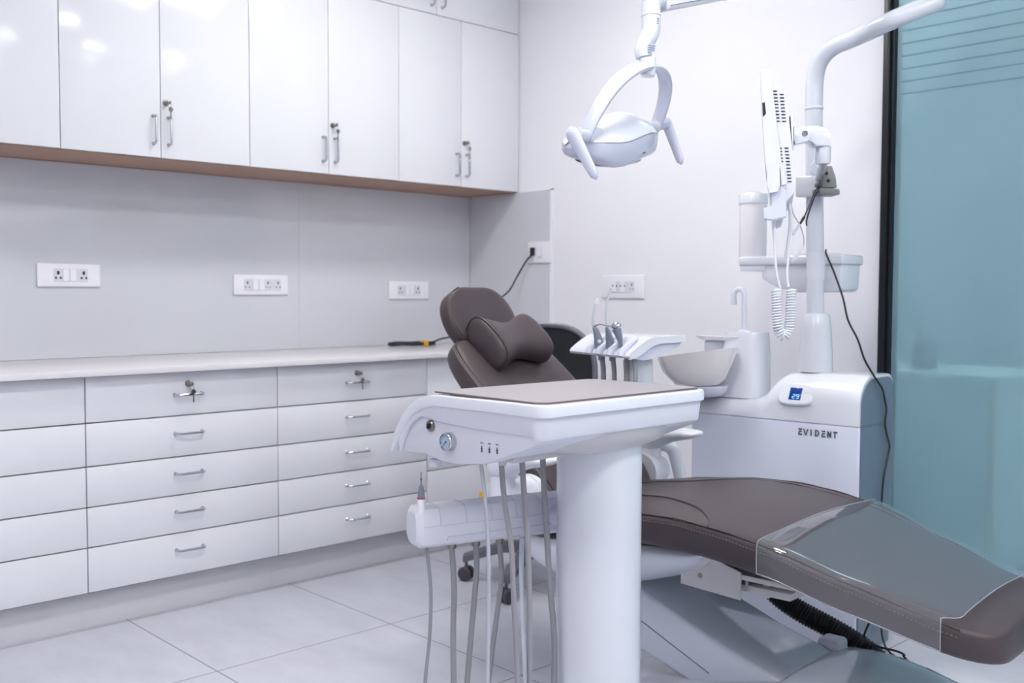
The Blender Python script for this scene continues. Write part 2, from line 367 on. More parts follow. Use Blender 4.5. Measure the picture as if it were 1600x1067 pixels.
for i, (y0, ym, y1) in enumerate([(1.366, 1.866, 2.366), (2.366, 2.866, 3.366)]):
    t = thing('top_cabinet', (UX-0.17, (y0+y1)/2, UZ2), 'glossy white overhead cabinet ' + ('above the left and middle wall cabinets' if i == 0 else 'at the top right, its two handles cut by the photo edge'), 'cabinet', 'top row of wall cabinets')
    B().box((WX+0.001, y0+0.0005, UZ2+0.001), (UX-0.019, y1-0.0005, CEIL-0.001)).build('body', M['carcass'], t)
    for a, b_, side in ((y0, ym, 1), (ym, y1, -1)):
        d = B().box((UX-0.018, a+GAP, UZ2+GAP), (UX, b_-GAP, CEIL-0.004), 0.0012).build('door', M['laminate'], t)
        hy = (b_-0.030) if side > 0 else (a+0.030)
        bar_handle((UX, hy, UZ2+0.085), Zv, Xv).build('handle', M['chrome'], d)

LX = -3.275
zr = [0.827, 0.678, 0.538, 0.407, 0.277, 0.130]
blab = ['leftmost one, drawer fronts without handles in view', 'second from left, five handled drawers under the left socket',
        'third from left, five handled drawers below the cable coil', 'behind the instrument trolley, at the back wall end']
for i, (y0, y1) in enumerate([(0.536, 1.229), (1.229, 1.920), (1.920, 2.615), (2.615, 3.366)]):
    t = thing('base_cabinet', ((LX+WX)/2, (y0+y1)/2, 0), 'white base cabinet, ' + blab[i], 'cabinet', 'base cabinets with drawers')
    B().box((WX+0.001, y0+0.0005, 0.125), (LX-0.019, y1-0.0005, 0.829)).build('body', M['carcass'], t)
    B().box((WX+0.05, y0+0.0002, 0.0), (-3.337, y1-0.0002, 0.1245)).build('plinth', M['plinth'], t)
    zz = zr if i < 3 else [0.827, 0.360, 0.130]
    for k in range(len(zz)-1):
        lean = 0.0
        d = B().box((LX-0.018, y0+GAP*1.2, zz[k+1]+GAP*1.4), (LX, y1-GAP*1.2, zz[k]-GAP*1.4), 0.0012).build('drawer' if i < 3 else 'drawer', M['laminate_low'], t)
        yc = (y0+y1)/2; h = zz[k]-zz[k+1]
        zc = (0.750, 0.619, 0.4815, 0.3515, 0.220)[k] if i < 3 else (zz[k]+zz[k+1])/2
        bar_handle((LX, yc, zc), Yv, Xv).build('handle', M['chrome'], d)
        if k == 0 and i < 3: lock_and_key((LX, yc, 0.786), Xv, d)
tag(B().box((WX+0.0005, 0.30, 0.8295), (-3.232, 3.3635, 0.850), 0.002).build('worktop', M['worktop']), 'long pale stone worktop over the base cabinets', 'worktop')
# side return of the carcass run beyond the picture edge
y_seam = PX(467, 420, -3.867).y
for k, (a, b_) in enumerate([(0.30, y_seam-0.0004), (y_seam+0.0004, 3.3595)]):
    tag(B().box((WX+0.001, a, 0.851), (-3.866, b_, UZ-0.005)).build('splashback_panel', M['splash']),
        'glossy grey glass splashback ' + ('left panel with two double sockets' if k == 0 else 'right panel beside the corner, with one socket'), 'splashback', 'splashback panels')
t = thing('side_splash_panel', (-3.58, 3.365, 0.85), 'grey glass side panel on the back wall ending at a white edge strip', 'splashback')
xe = PY(862, 340, BY).x
B().box((-3.865, 3.361, 0.851), (xe, 3.3695, 1.569)).build('glass', M['splash'], t)
B().box((xe, 3.359, 0.851), (xe+0.012, 3.3695, 1.574)).box((-3.50, 3.359, 1.5695), (xe+0.012, 3.3695, 1.578)).build('edge_strip', M['bezel'], t)

# ------------------------------------------------ sockets
def socket(name, c, X, out, w, h, mods, label):
    """c: centre, X: direction to the right as seen, mods: list of (offset, kind)"""
    t = thing(name, c, label, 'socket', 'white socket plates'); c = V(c)
    B().box((-w/2, 0, -h/2), (w/2, 0.009, h/2), 0.004, 3, X=X, Y=out, Z=Zv, O=c).build('plate', M['bezel'], t)
    x0 = min(m[0] for m in mods)-0.013; x1 = max(m[0] for m in mods)+0.013
    B().box((x0-0.002, 0.009, -0.024), (x1+0.002, 0.0105, 0.024), 0.0005, 1, X=X, Y=out, Z=Zv, O=c).build('insert', M['plastic_matt'], t)
    for dx, kind in mods:
        if kind == 's':
            B().box((dx-0.0115, 0.0105, -0.022), (dx+0.0115, 0.0135, 0.022), 0.001, 1, X=X, Y=out, Z=Zv, O=c).build('switch', M['bezel'], t)
        else:
            pz = 0.012; r = 0.0028 if kind == 'p' else 0.0042
            hb = B()
            for px_, pz_, rr in ((0, 0.011, r*1.15), (-0.0085, -0.010, r), (0.0085, -0.010, r)):
                hb.lathe([(0.0001, 0), (rr, 0), (rr, 0.0008), (0.0001, 0.0008)], c + X*(dx+px_) + out*0.0104 + V((0,0,pz_)), out, 14)
                if pz_ > 0: hb.lathe([(0.0001, 0), (rr, 0), (rr, 0.0008), (0.0001, 0.0008)], c + X*(dx+px_) + out*0.0104 + V((0,0,pz_-0.005)), out, 14)
            hb.build('pin_holes', M['dark'], t)
    return t
SX = -3.866
c1 = (PX(107, 430, SX)); c2 = PX(407, 445, SX); c3 = PX(638, 453.5, SX)
socket('wall_socket', c1, Yv, Xv, 0.228, 0.086, [(-0.040, 'b'), (-0.013, 's'), (0.013, 's'), (0.052, 'b')], 'white double socket plate at the left end of the splashback')
socket('wall_socket', c2, Yv, Xv, 0.256, 0.086, [(-0.066, 'p'), (-0.030, 's'), (0.0, 's'), (0.030, 'p'), (0.078, 'p')], 'white triple socket plate in the middle of the splashback')
socket('wall_socket', c3, Yv, Xv, 0.236, 0.086, [(-0.055, 'p'), (-0.013, 's'), (0.013, 's'), (0.050, 'p')], 'white socket plate on the splashback nearest the corner')
c4 = PY(845, 394, BY-0.009); c5 = PY(975, 448, BY)
t4 = socket('wall_socket', c4 , Xv, -Yv, 0.158, 0.10, [(0.002, 's')], 'white socket plate on the side panel with a black plug in it')
t5 = socket('wall_socket', c5, Xv, -Yv, 0.236, 0.10, [(-0.050, 's'), (0.0, 's'), (0.052, 'p')], 'white multi-socket plate on the back wall behind the suction instruments')
hb = B()
for dx in (-0.052, -0.030, -0.008, 0.014): hb.lathe([(0.0001, 0), (0.0035, 0), (0.0035, 0.001), (0.0001, 0.001)], c5 + V((dx, -0.0136, 0.004)), -Yv, 12)
hb.build('pin_holes', M['dark'], t5)

# ------------------------------------------------ black cord: socket -> behind the headrest -> coil on the worktop
t = thing('power_cord', (-3.55, 2.75, 0.852), 'dark power cord plugged in by the corner and coiled on the worktop', 'cable')
pl = c4 + V((-0.035, -0.01, 0.0))
B().box(pl + V((-0.006, -0.022, -0.016)), pl + V((0.006, 0, 0.022)), 0.002).build('plug', M['black'], t)
cz = PZ(650, 540, 0.853)
path = [pl + V((0, -0.016, -0.014)), PY(822, 408, 3.33), PY(808, 432, 3.30), PY(795, 455, 3.27), PY(775, 470, 3.24), PY(745, 492, 3.18), PY(715, 520, 3.10), PY(700, 527, 3.04), PY(690, 529, 3.0), PY(680, 533, 2.95)]
e = path[-1]; cc = V((cz.x-0.03, cz.y, 0.8565))
for k in range(0, 50):
    a = pi*0.35 - k*pi/8
    path.append(cc + V((0.085*sin(a)*0.75, 0.125*cos(a)*(1+0.02*sin(k)), 0.0035*(k/16) + 0.0015*sin(k*2.1))))
B().tube(path, 0.0043, 8, smooth=3).build('cord', M['cord'], t)
ty = cc + V((0.055, 0.03, 0.004))
B().box(ty + V((-0.016, -0.013, -0.008)), ty + V((0.016, 0.013, 0.016)), 0.004).build('tie', M['yellow'], t)

# ================================================================== FAR SIDE OF THE GLASS
CY = 3.95; cxr = PY(1545, 600, CY).x; czt = PY(1480, 583, CY).z
t = thing('reception_counter', (cxr-0.4, CY+0.25, 0), 'pale green counter seen blurred through the frosted glass', 'cabinet')
B().box((-2.45, CY, 0.0), (cxr, CY+0.5, czt-0.03), 0.003).build('body', M['gcab'], t)
B().box((-2.45, CY-0.03, czt-0.03), (cxr+0.05, CY+0.52, czt), 0.004).build('top', M['gcab_top'], t)
B().box((cxr, CY-0.004, 0.0), (cxr+0.026, CY+0.03, czt-0.03)).build('post', mat('pale_yellow_edge', '#e2e2b8', 0.5, noise=(5, '#d8d8ac', 0.5)), t)
t = DY = CY+0.12; dx_, dz_ = PY(1444, 560, DY).x, czt+0.001
t = thing('pump_dispenser', (dx_, DY, dz_), 'dark pump dispenser standing blurred behind the frosted glass', 'dispenser')
B().lathe([(0.03, 0), (0.05, 0.01), (0.05, 0.09), (0.02, 0.14), (0.012, 0.15)], (dx_, DY, dz_), n=24).build('bottle', mat('dark_bottle', '#38505c', 0.4, noise=(9, '#2e444e', 0.5)), t)
B().tube([(dx_-0.02, DY, dz_+0.14), (dx_-0.02, DY, dz_+0.26)], 0.012, 12).box((dx_-0.06, DY-0.01, dz_+0.25), (dx_-0.01, DY+0.01, dz_+0.27), 0.003).build('pump', M['grey_plastic'], t)

# ================================================================== TREATMENT CHAIR
chair = thing('dental_chair', CH(0.1, 0, 0), 'reclined taupe dental treatment chair with a long curved seat', 'dental chair')
def lerp_tab(tab, x):
    if x <= tab[0][0]: return list(tab[0][1:])
    for a, b in zip(tab, tab[1:]):
        if x <= b[0]:
            t = (x-a[0])/(b[0]-a[0]); t2 = t*t*(3-2*t)*0.35 + t*0.65
            return [p + (q-p)*t2 for p, q in zip(a[1:], b[1:])]
    return list(tab[-1][1:])
#          u     top    bottom  half-width  centre
seat_tab = [(-0.52, 0.520, 0.455, 0.235, 0.0), (-0.40, 0.535, 0.465, 0.285, 0.0), (-0.25, 0.560, 0.480, 0.305, 0.0), (-0.07, 0.579, 0.495, 0.312, 0.0), (0.053, 0.583, 0.499, 0.312, 0.0),
            (0.158, 0.574, 0.490, 0.310, 0.0), (0.287, 0.552, 0.470, 0.302, 0.0), (0.448, 0.504, 0.425, 0.275, -0.005), (0.636, 0.452, 0.380, 0.238, -0.010), (0.72, 0.436, 0.372, 0.225, -0.012), (0.80, 0.425, 0.365, 0.215, -0.012)]
def seat_ring(u, grow=0.0, kw=1.0):
    zt, zb, w, c = lerp_tab(seat_tab, u); w = w*kw + grow; zt += grow; crown = 0.014
    h = zt-zb; pts = []
    prof = [(-0.0, 0.0), (-0.55, 0.0), (-0.86, 0.005), (-0.955, 0.10*1), (-0.985, 0.35), (-1.0, 0.75), (-0.995, 0.93), (-0.965, 1.0), (-0.90, 1.03), (-0.72, 1.05), (-0.4, 1.09), (0, 1.12)]
    full = prof + [(-a, b) for a, b in prof[-2:0:-1]]
    for a, b in full:
        pts.append(CH(u, c + a*w, zb + b*h if b <= 1.0 else zt + (b-1.0)*0.13*1.0))
    return pts
us = [-0.52, -0.50, -0.45, -0.38, -0.30, -0.2, -0.1, 0.0, 0.1, 0.2, 0.3, 0.4, 0.5, 0.6, 0.655, 0.69, 0.715, 0.728, 0.733]
kw = [0.80, 0.92, 1, 1, 1, 1, 1, 1, 1, 1, 1, 1, 1, 1, 0.995, 0.965, 0.89, 0.78, 0.70]
rings = []
for u_, k in zip(us, kw):
    rings.append(seat_ring(u_, 0, k))
sb = B().loft(rings)
seat = sb.build('seat_cushion', M['leather'], chair, sub=1, ang=180)
def seam(v_of_u, u0, u1, dz=0.0, r=0.0016, n=40, m='piping', nm='seam', par=None):
    pts = []
    for i in range(n+1):
        u_ = u0 + (u1-u0)*i/n
        zt, zb, w, c = lerp_tab(seat_tab, u_)
        s_ = v_of_u(u_, w) + 0
        q = abs(s_)/w
        z = zt + (0.0156*(1-min(q/0.9, 1)**2) if q < 0.9 else 0.004*(1-(q-0.9)/0.1))
        pts.append(CH(u_, c + s_, z + dz))
    return pts
B().tube(seam(lambda u_, w: -w*0.975, -0.40, 0.665, -0.003), 0.0022, 6).build('seam', M['piping'], seat)
B().tube(seam(lambda u_, w: w*0.975, -0.40, 0.665, -0.003), 0.0022, 6).build('seam', M['piping'], seat)
# stitched line just under the near seam
sp = seam(lambda u_, w: -w*1.0, -0.15, 0.665, -0.016)
stb = B()
fine = spline(sp, 5)
for i in range(0, len(fine)-2, 2): stb.tube([fine[i], fine[i]+(fine[i+1]-fine[i])*0.9], 0.0009, 5)
stb.build('stitching', M['stitch'], seat)
# curved decorative seams of the seat top
def curve_top(pts2):
    out = []
    for u_, v_ in spline([V((a, b, 0)) for a, b in pts2], 8):
        pass
    return out
def top_z(u_, v_):
    zt, zb, w, c = lerp_tab(seat_tab, u_); q = min(abs(v_)/w, 1)
    return zt + (0.0156*(1-min(q/0.9, 1)**2) if q < 0.9 else 0)
for nm, pts2 in (('near', [(-0.42, -0.15), (-0.25, -0.13), (-0.08, -0.15), (0.04, -0.20), (0.11, -0.26), (0.135, -0.305)]),
                 ('far', [(-0.42, 0.06), (-0.30, 0.08), (-0.18, 0.14), (-0.09, 0.235), (0.03, 0.25), (0.25, 0.245), (0.40, 0.235)])):
    P2 = spline([V((a, b, 0)) for a, b in pts2], 8)
    B().tube([CH(p.x, p.y, top_z(p.x, p.y)+0.0002) for p in P2], 0.0016, 6).build('seam', M['piping'], seat)

# clear vinyl foot cover
def cover_ring(u_, g, k=0.0):
    zt, zb, w, c = lerp_tab(seat_tab, u_)
    pr = [(-0.998, 0.25), (-1.0, 0.45), (-1.002, 0.75), (-0.995, 0.95), (-0.965, 1.02), (-0.90, 1.04), (-0.7, 1.06), (-0.4, 1.095), (0, 1.12)]
    pr = pr + [(-a, b) for a, b in pr[-2::-1]]
    h = zt-zb
    return [CH(u_ + (0.040*k**4 if abs(a) < 0.93 else 0.012*k**4), c + a*(w+g), (zb + b*h if b <= 1.0 else zt + (b-1.0)*0.13) + (g if b > 0.9 else 0)) for a, b in pr]
crings = [cover_ring(0.262 + (0.622-0.262)*i/14, 0.0075, i/14) for i in range(15)]
cov = B().loft(crings, cap=False, closed=False).build('foot_cover', M['film'], chair, sub=1, ang=180)
cov['label'] = 'clear vinyl cover over the foot end'
for rg in (crings[0], crings[-1]):
    B().tube(rg, 0.0013, 6, smooth=3).build('welt', M['film_edge'], cov)
for j in (0, -1):
    B().tube([r[j] for r in crings], 0.0013, 6).build('welt', M['film_edge'], cov)

# backrest: lofted along its slope
def slab(c0, path, wtab, thick, n=28, sup=3.0):
    """path: [(u,z,half width,half thick)] , section is a superellipse in (v, normal)"""
    rings = []
    for i, (u_, z_, w, th) in enumerate(path):
        a = path[max(i-1, 0)]; b = path[min(i+1, len(path)-1)]
        tx, tz = b[0]-a[0], b[1]-a[1]; l = math.hypot(tx, tz); tx /= l; tz /= l
        nx, nz = tz, -tx            # front normal (towards +u, up)
        if nx*1 + nz*0 < 0: nx, nz = -nx, -nz
        rg = []
        for k in range(n):
            an = 2*pi*k/n; cs, sn = cos(an), sin(an)
            vv = w * (abs(cs)**(2/sup)) * (1 if cs >= 0 else -1)
            nn = th * (abs(sn)**(2/sup)) * (1 if sn >= 0 else -1)
            if nn > 0: nn += 0.012*(abs(vv)/w)**2      # gentle wings
            rg.append(CH(u_ + nx*nn, vv, z_ + nz*nn))
        rings.append(rg)
    return rings
bp_ = [(-0.395, 0.505, 0.20, 0.030), (-0.40, 0.52, 0.225, 0.038), (-0.43, 0.56, 0.235, 0.044), (-0.50, 0.635, 0.235, 0.046), (-0.60, 0.725, 0.225, 0.046), (-0.70, 0.81, 0.222, 0.045), (-0.77, 0.870, 0.218, 0.043), (-0.822, 0.915, 0.198, 0.038), (-0.843, 0.934, 0.165, 0.028), (-0.849, 0.939, 0.12, 0.016)]
bk = B().loft(slab(None, bp_, None, 0, n=28, sup=3.4)).build('backrest', M['leather'], chair, sub=1, ang=180)
hp_ = []
for i in range(11):
    a = pi*i/10
    s_ = -cos(a)
    w = 0.150*max(sin(a), 0.0)**0.62 if 0 < i < 10 else 0.03
    hp_.append((-0.885 - 0.052*s_, 1.010 + 0.095*s_, max(w, 0.03), 0.034 if 0 < i < 10 else 0.014))
hd = B().loft(slab(None, hp_, None, 0, n=28, sup=3.0)).build('headrest', M['leather'], chair, sub=1, ang=180)
B().cbox((-0.90, -0.03, 0.86), (-0.87, 0.03, 0.98), 0.004).build('headrest_bar', M['chrome'], chair)
# piping on the near rim of backrest and headrest
def rim(path, kk, off, r, nm, par, n=28, sup=3.2, rng=None, m='piping'):
    R = slab(None, path, None, 0, n=n, sup=sup)
    pts = [r_[kk] for r_ in R][rng[0]:rng[1]] if rng else [r_[kk] for r_ in R]
    B().tube([p + off for p in pts], r, 6, smooth=4).build(nm, M[m], par)
rim(bp_, 12, CV*0.006 + V((0,0,0.0)), 0.0024, 'seam', bk, rng=(1, 9), sup=3.4)
rim(hp_, 12, CV*0.002, 0.0022, 'seam', hd, rng=(2, 10), sup=3.0)
rim(bp_, 12, -CV*0.006 - CU*0.006, 0.0012, 'stitching', bk, rng=(2, 8), sup=3.4, m='stitch')

# pillow, a thing of its own resting on the backrest
pr = []
PCn = CH(-0.745, -0.005, 0.953); pn = (CU*0.62 + Zv*0.78).normalized(); pu = (-CU*0.62 + Zv*0.75).normalized(); pu = (pu - pn*pu.dot(pn)).normalized()
NP = 15
for i in range(NP):
    s_ = -1 + 2*i/(NP-1)
    w = abs(s_)
    hh = 0.062 + 0.034*sin(pi*min(w, 1)/2)**2
    tt = 0.042 + 0.010*sin(pi*min(w, 1)/2)**2
    if i in (0, NP-1): hh *= 0.86; tt *= 0.80
    rg = []
    for k in range(24):
        an = 2*pi*k/24
        cs, sn = cos(an), sin(an)
        rg.append(PCn + (CV + Zv*0.05)*(s_*0.120) + pu*(hh*abs(cs)**0.72*(1 if cs >= 0 else -1)) + pn*(tt*abs(sn)**0.72*(1 if sn >= 0 else -1)) )
    pr.append(rg)
pil = B().loft(pr).build('neck_pillow', M['leather'], sub=1, ang=180)
tag(pil, 'taupe bone-shaped neck pillow resting against the chair backrest', 'pillow')
B().tube([p + (p-PCn).normalized()*0.0006 for p in pr[1]] + [pr[1][0]], 0.0022, 6, smooth=2).build('seam', M['piping'], pil)
stb = B(); rr_ = spline([p + (p-PCn-CV*(-0.103)).normalized()*0.0012 + CV*0.007 for p in pr[1]] + [pr[1][0] + CV*0.007], 5)
for i in range(0, len(rr_)-2, 2): stb.tube([rr_[i], rr_[i]+(rr_[i+1]-rr_[i])*0.8], 0.0008, 5)
stb.build('stitching', M['stitch'], pil)

# armrests
def armrest(sg, lab):
    v0 = 0.285*sg
    a = B().lathe([(0.001, 0), (0.058, 0.002), (0.062, 0.012), (0.060, 0.022), (0.055, 0.026), (0.056, 0.034), (0.050, 0.046), (0.046, 0.090), (0.040, 0.105), (0.018, 0.112), (0.001, 0.113)], CH(-0.455, v0*(0.93 if sg > 0 else 0.80), 0.552), CV*sg, 32).build('armrest', M['plastic_matt'], chair)
    B().tube([CH(-0.468, v0+0.050*sg, 0.56), CH(-0.468, v0+0.050*sg, 0.60), CH(-0.466, v0+0.050*sg, 0.64)], [0.036, 0.034, 0.034], 24).build('neck', M['plastic'], a)
    p = [(-0.505, 0.022, 0.028), (-0.492, 0.036, 0.040), (-0.465, 0.040, 0.043), (-0.43, 0.042, 0.032), (-0.395, 0.042, 0.024), (-0.36, 0.042, 0.019), (-0.325, 0.040, 0.016), (-0.297, 0.032, 0.011), (-0.285, 0.018, 0.006)]
    zc = {0: 0.645, 1: 0.640, 2: 0.642, 3: 0.654, 4: 0.666, 5: 0.671, 6: 0.675, 7: 0.678, 8: 0.680}
    rings = []
    for i, (u_, w, h) in enumerate(p):
        rings.append([CH(u_, v0+0.05*sg + w*cos(2*pi*k/20), zc[i] + h*(abs(sin(2*pi*k/20))**0.8)*(1 if sin(2*pi*k/20) >= 0 else -1)) for k in range(20)])
    B().loft(rings).build('arm_pad', M['plastic_matt'], a, sub=1, ang=180)
    return a
ar = armrest(1, 'far'); al = armrest(-1, 'near')
B().tube([CH(-0.43, 0.31, 0.55), CH(-0.36, 0.30, 0.50)], 0.006, 8).build('release_lever', M['plastic'], ar)
# amber marker on the near pivot cap
B().lathe([(0.050, 0), (0.050, 0.004), (0.046, 0.006)], CH(-0.49, -0.328, 0.552), -CV, 28).build('pivot_cap', M['plastic'], al)
mk_ = PV(754, 775, -0.336) - CO
B().cbox((mk_.dot(CU)-0.012, -0.338, mk_.z-0.014), (mk_.dot(CU)+0.012, -0.333, mk_.z+0.012), 0.004).build('marker', M['yellow'], al)

# casing under the seat
def shell_ring(u_, w, zt, zb):
    return [CH(u_, w*s_, z) for s_, z in ((-1, zt), (-0.99, zt-0.3*(zt-zb)), (-0.90, zt-0.65*(zt-zb)), (-0.66, zb+0.015), (-0.5, zb), (0.5, zb), (0.66, zb+0.015), (0.90, zt-0.65*(zt-zb)), (0.99, zt-0.3*(zt-zb)), (1, zt), (0.4, zt+0.005), (-0.4, zt+0.005))]
B().loft([shell_ring(-0.50, 0.22, 0.44, 0.36), shell_ring(-0.48, 0.25, 0.445, 0.345), shell_ring(-0.38, 0.27, 0.455, 0.305), shell_ring(-0.25, 0.28, 0.475, 0.325), shell_ring(-0.10, 0.28, 0.49, 0.372), shell_ring(0.0, 0.27, 0.495, 0.405), shell_ring(0.045, 0.265, 0.495, 0.425), shell_ring(0.09, 0.26, 0.493, 0.476)]).build('seat_casing', M['shell'], chair, sub=1, ang=60)
# mechanism bracket and foot-rest frame
br_ = B()
br_.prism([(-0.02, 0.388), (0.145, 0.380), (0.145, 0.446), (0.05, 0.470), (-0.02, 0.470)], CO, CU, Zv, CV, -0.172, -0.168)
br_.prism([(-0.02, 0.388), (0.145, 0.380), (0.145, 0.446), (0.05, 0.470), (-0.02, 0.470)], CO, CU, Zv, CV, 0.168, 0.172)
br_.cbox((-0.02, -0.17, 0.39), (0.10, 0.17, 0.46))
bo = br_.build('bracket', M['bracket'], chair)
B().cbox((0.10, -0.168, 0.428), (0.30, 0.168, 0.440), 0.001).cbox((0.10, -0.150, 0.396), (0.26, -0.02, 0.412), 0.001).cbox((0.145, -0.150, 0.396), (0.15, -0.142, 0.43)).cbox((0.18, -0.13, 0.385), (0.195, -0.115, 0.43), 0.002).build('footrest_rail', M['bracket'], chair)
B().lathe([(0.006, 0), (0.006, 0.002), (0.002, 0.003)], CH(0.035, -0.172, 0.418), -CV, 14).build('screw', M['steel'], bo)
# dark padding carrier between casing and cushion rear
B().cbox((-0.47, -0.2, 0.40), (-0.42, 0.2, 0.52), 0.01).build('back_hinge', M['black'], chair)
# lift arm casing
la = B()
la.prism([(-0.34, 0.40), (-0.30, 0.388), (-0.149, 0.335), (0.10, 0.245), (0.24, 0.208), (0.245, 0.13), (0.06, 0.12), (-0.15, 0.18), (-0.34, 0.18)], CO, CU, Zv, CV, -0.150, 0.125, 0.012, 3)
lo = la.build('lift_arm', M['casing'], chair)
B().tube([CH(-0.30, -0.1508, 0.310), CH(-0.14, -0.1508, 0.255), CH(0.05, -0.1508, 0.175)], 0.0012, 6).build('seam', M['grey_panel'], lo)
# floor base
bs = B()
rings = []
for u_, zt, w in ((-0.34, 0.02, 0.16), (-0.32, 0.06, 0.20), (-0.26, 0.10, 0.24), (-0.1, 0.13, 0.26), (0.10, 0.17, 0.26), (0.19, 0.200, 0.26), (0.30, 0.222, 0.258), (0.44, 0.210, 0.25), (0.58, 0.172, 0.235), (0.70, 0.125, 0.21), (0.79, 0.06, 0.18), (0.82, 0.015, 0.15)):
    rings.append([CH(u_, w*s_, max(z*zt, 0.0)) for s_, z in ((-1, 0), (-1, 0.55), (-0.97, 0.80), (-0.90, 0.93), (-0.6, 0.99), (0, 1), (0.6, 0.99), (0.90, 0.93), (0.97, 0.80), (1, 0.55), (1, 0))])
bs.loft(rings).build('floor_base', M['casing'], chair, sub=1, ang=60)
B().cbox((0.19, 0.13, 0.17), (0.25, 0.19, 0.228), 0.012, 3).build('hose_port', M['plastic_matt'], chair)

# corrugated hose and thin pedal cable
def corrugated(pts, r, pitch, depth):
    P = spline(pts, 40); b = B(); m = len(P); acc = 0; out = []; rs = []
    last = P[0]
    L = [0]
    for i in range(1, m): L.append(L[-1] + (P[i]-P[i-1]).length)
    n = int(L[-1]/pitch)*2; j = 0
    for k in range(n+1):
        s_ = L[-1]*k/n
        while j < m-2 and L[j+1] < s_: j += 1
        t = (s_-L[j])/max(L[j+1]-L[j], 1e-6)
        out.append(P[j].lerp(P[j+1], t)); rs.append(r if k % 2 else r-depth)
    tg = [(out[min(i+1, n)] - out[max(i-1, 0)]).normalized() for i in range(n+1)]
    a = V((0.3, 0.2, 1)); rings = []
    for i in range(n+1):
        a = (a - tg[i]*a.dot(tg[i])).normalized(); c = tg[i].cross(a)
        rings.append([out[i] + (a*cos(2*pi*q/18) + c*sin(2*pi*q/18))*rs[i] for q in range(18)])
    return b.loft(rings)
tag(corrugated([CH(-0.12, 0.27, 0.42), CH(-0.05, 0.26, 0.340), CH(0.01, 0.25, 0.280), CH(0.08, 0.255, 0.243), CH(0.17, 0.265, 0.212), CH(0.25, 0.275, 0.178), CH(0.31, 0.285, 0.135), CH(0.35, 0.31, 0.075), CH(0.33, 0.38, 0.034)], 0.030, 0.0085, 0.004).build('corrugated_hose', M['black'], ang=80), 'thick black corrugated hose sagging under the foot end of the chair', 'hose')
cb = B().tube([PV(1360, 970, 0.22), PV(1351, 990, 0.24), PV(1353, 1000, 0.25), PV(1372, 1010, 0.27), PV(1400, 1017, 0.275), PV(1413, 1023, 0.275), PV(1417, 1031, 0.27), CH(0.47, 0.30, 0.08), CH(0.46, 0.33, 0.006), CH(0.30, 0.33, 0.006)], 0.003, 8, smooth=5)
tag(cb.build('pedal_cable', M['black']), 'thin black cable hanging below the foot end of the chair', 'cable')

# ================================================================== STOOL
sc_ = V((-2.70, 2.69, 0))
stool = thing('assistant_stool', sc_, 'black and grey swivel stool with five castors behind the chair', 'stool')
a0 = math.atan2(2.472-sc_.y, -2.969-sc_.x)
for k in range(5):
    a = a0 + 2*pi*k/5; d = V((cos(a), sin(a), 0)); nn = V((-sin(a), cos(a), 0))
    pts = [sc_ + V((0,0,0.145)), sc_ + d*0.13 + V((0,0,0.138)), sc_ + d*0.235 + V((0,0,0.105)), sc_ + d*0.285 + V((0,0,0.088))]
    rings = []
    for p, w, h in zip(pts, (0.032, 0.028, 0.023, 0.019), (0.022, 0.020, 0.017, 0.015)):
        rings.append([p + nn*(w*x) + Zv*(h*z) for x, z in ((-1, -1), (1, -1), (1, 0.4), (0.5, 1), (-0.5, 1), (-1, 0.4))])
    B().loft(rings).build('star_arm', M['star'], stool)
    cpos = sc_ + d*0.275
    ax = (nn*0.8 + d*0.3).normalized()
    cst = B().tube([cpos + V((0,0,0.092)), cpos + V((0,0,0.045))], 0.006, 8).build('castor', M['star'], stool)
    for sg in (-1, 1):
        B().lathe([(0.001, 0), (0.024, 0.001), (0.027, 0.006), (0.027, 0.016), (0.022, 0.021), (0.001, 0.023)], V((cpos.x, cpos.y, 0.0275)) + ax*0.004*sg, ax*sg, 20).build('wheel', M['castor'], cst)
B().tube([sc_ + V((0,0,0.11)), sc_ + V((0,0,0.20))], 0.034, 20).tube([sc_ + V((0,0,0.20)), sc_ + V((0,0,0.43))], 0.022, 20).build('gas_column', M['black'], stool)
B().lathe([(0.001, 0.0), (0.12, 0.0), (0.19, 0.015), (0.205, 0.035), (0.20, 0.065), (0.17, 0.08), (0.001, 0.085)], sc_ + V((0,0,0.43)), n=36).build('seat', M['black'], stool)
bc = W(852, 585, 3.62); bc.z = 0.80
ax_r = RT.copy(); ax_r.z = 0; ax_r.normalize(); ax_f = Zv.cross(ax_r)
def back_panel(w, h, off, r, curve=0.06):
    rings = []
    for j, q in enumerate((0.0, 0.35, 0.65, 0.85, 0.97, 1.0)):
        rg = []
        for k in range(40):
            a = 2*pi*k/40; cs, sn = cos(a), sin(a)
            x = w*q*abs(cs)**0.75*(1 if cs >= 0 else -1); z = h*q*abs(sn)**0.75*(1 if sn >= 0 else -1)
            rg.append(bc + ax_r*x + Zv*z + ax_f*(off + curve*(x/w)**2*-1) )
        rings.append(rg)
    return rings
for (w, h, o1, o2, nm, mm) in ((0.172, 0.185, 0.0, 0.03, 'backrest', 'black'),):
    f_ = back_panel(w, h, -0.012, 0); bk_ = back_panel(w, h, 0.016, 0)
    bo_ = B().loft([*f_[1:], *bk_[:0:-1]]).build(nm, M[mm], stool, ang=50)
    B().tube(f_[-1][:] + [f_[-1][0]], 0.010, 10).build('rim', M['star'], bo_)
    B().tube([bc + ax_r*(0.085+0.01*i) + Zv*(-0.16+0.05*i-0.004*i*i) - ax_f*0.022 for i in range(0, 7)], 0.004, 8, smooth=3).build('lumbar_piping', M['castor'], bo_)
B().tube([bc + V((0,0,-0.10)) + ax_f*0.03, bc + V((0,0,-0.25)) + ax_f*0.05, V((sc_.x+0.05, sc_.y, 0.45))], 0.016, 10, smooth=5).build('back_support', M['star'], stool)

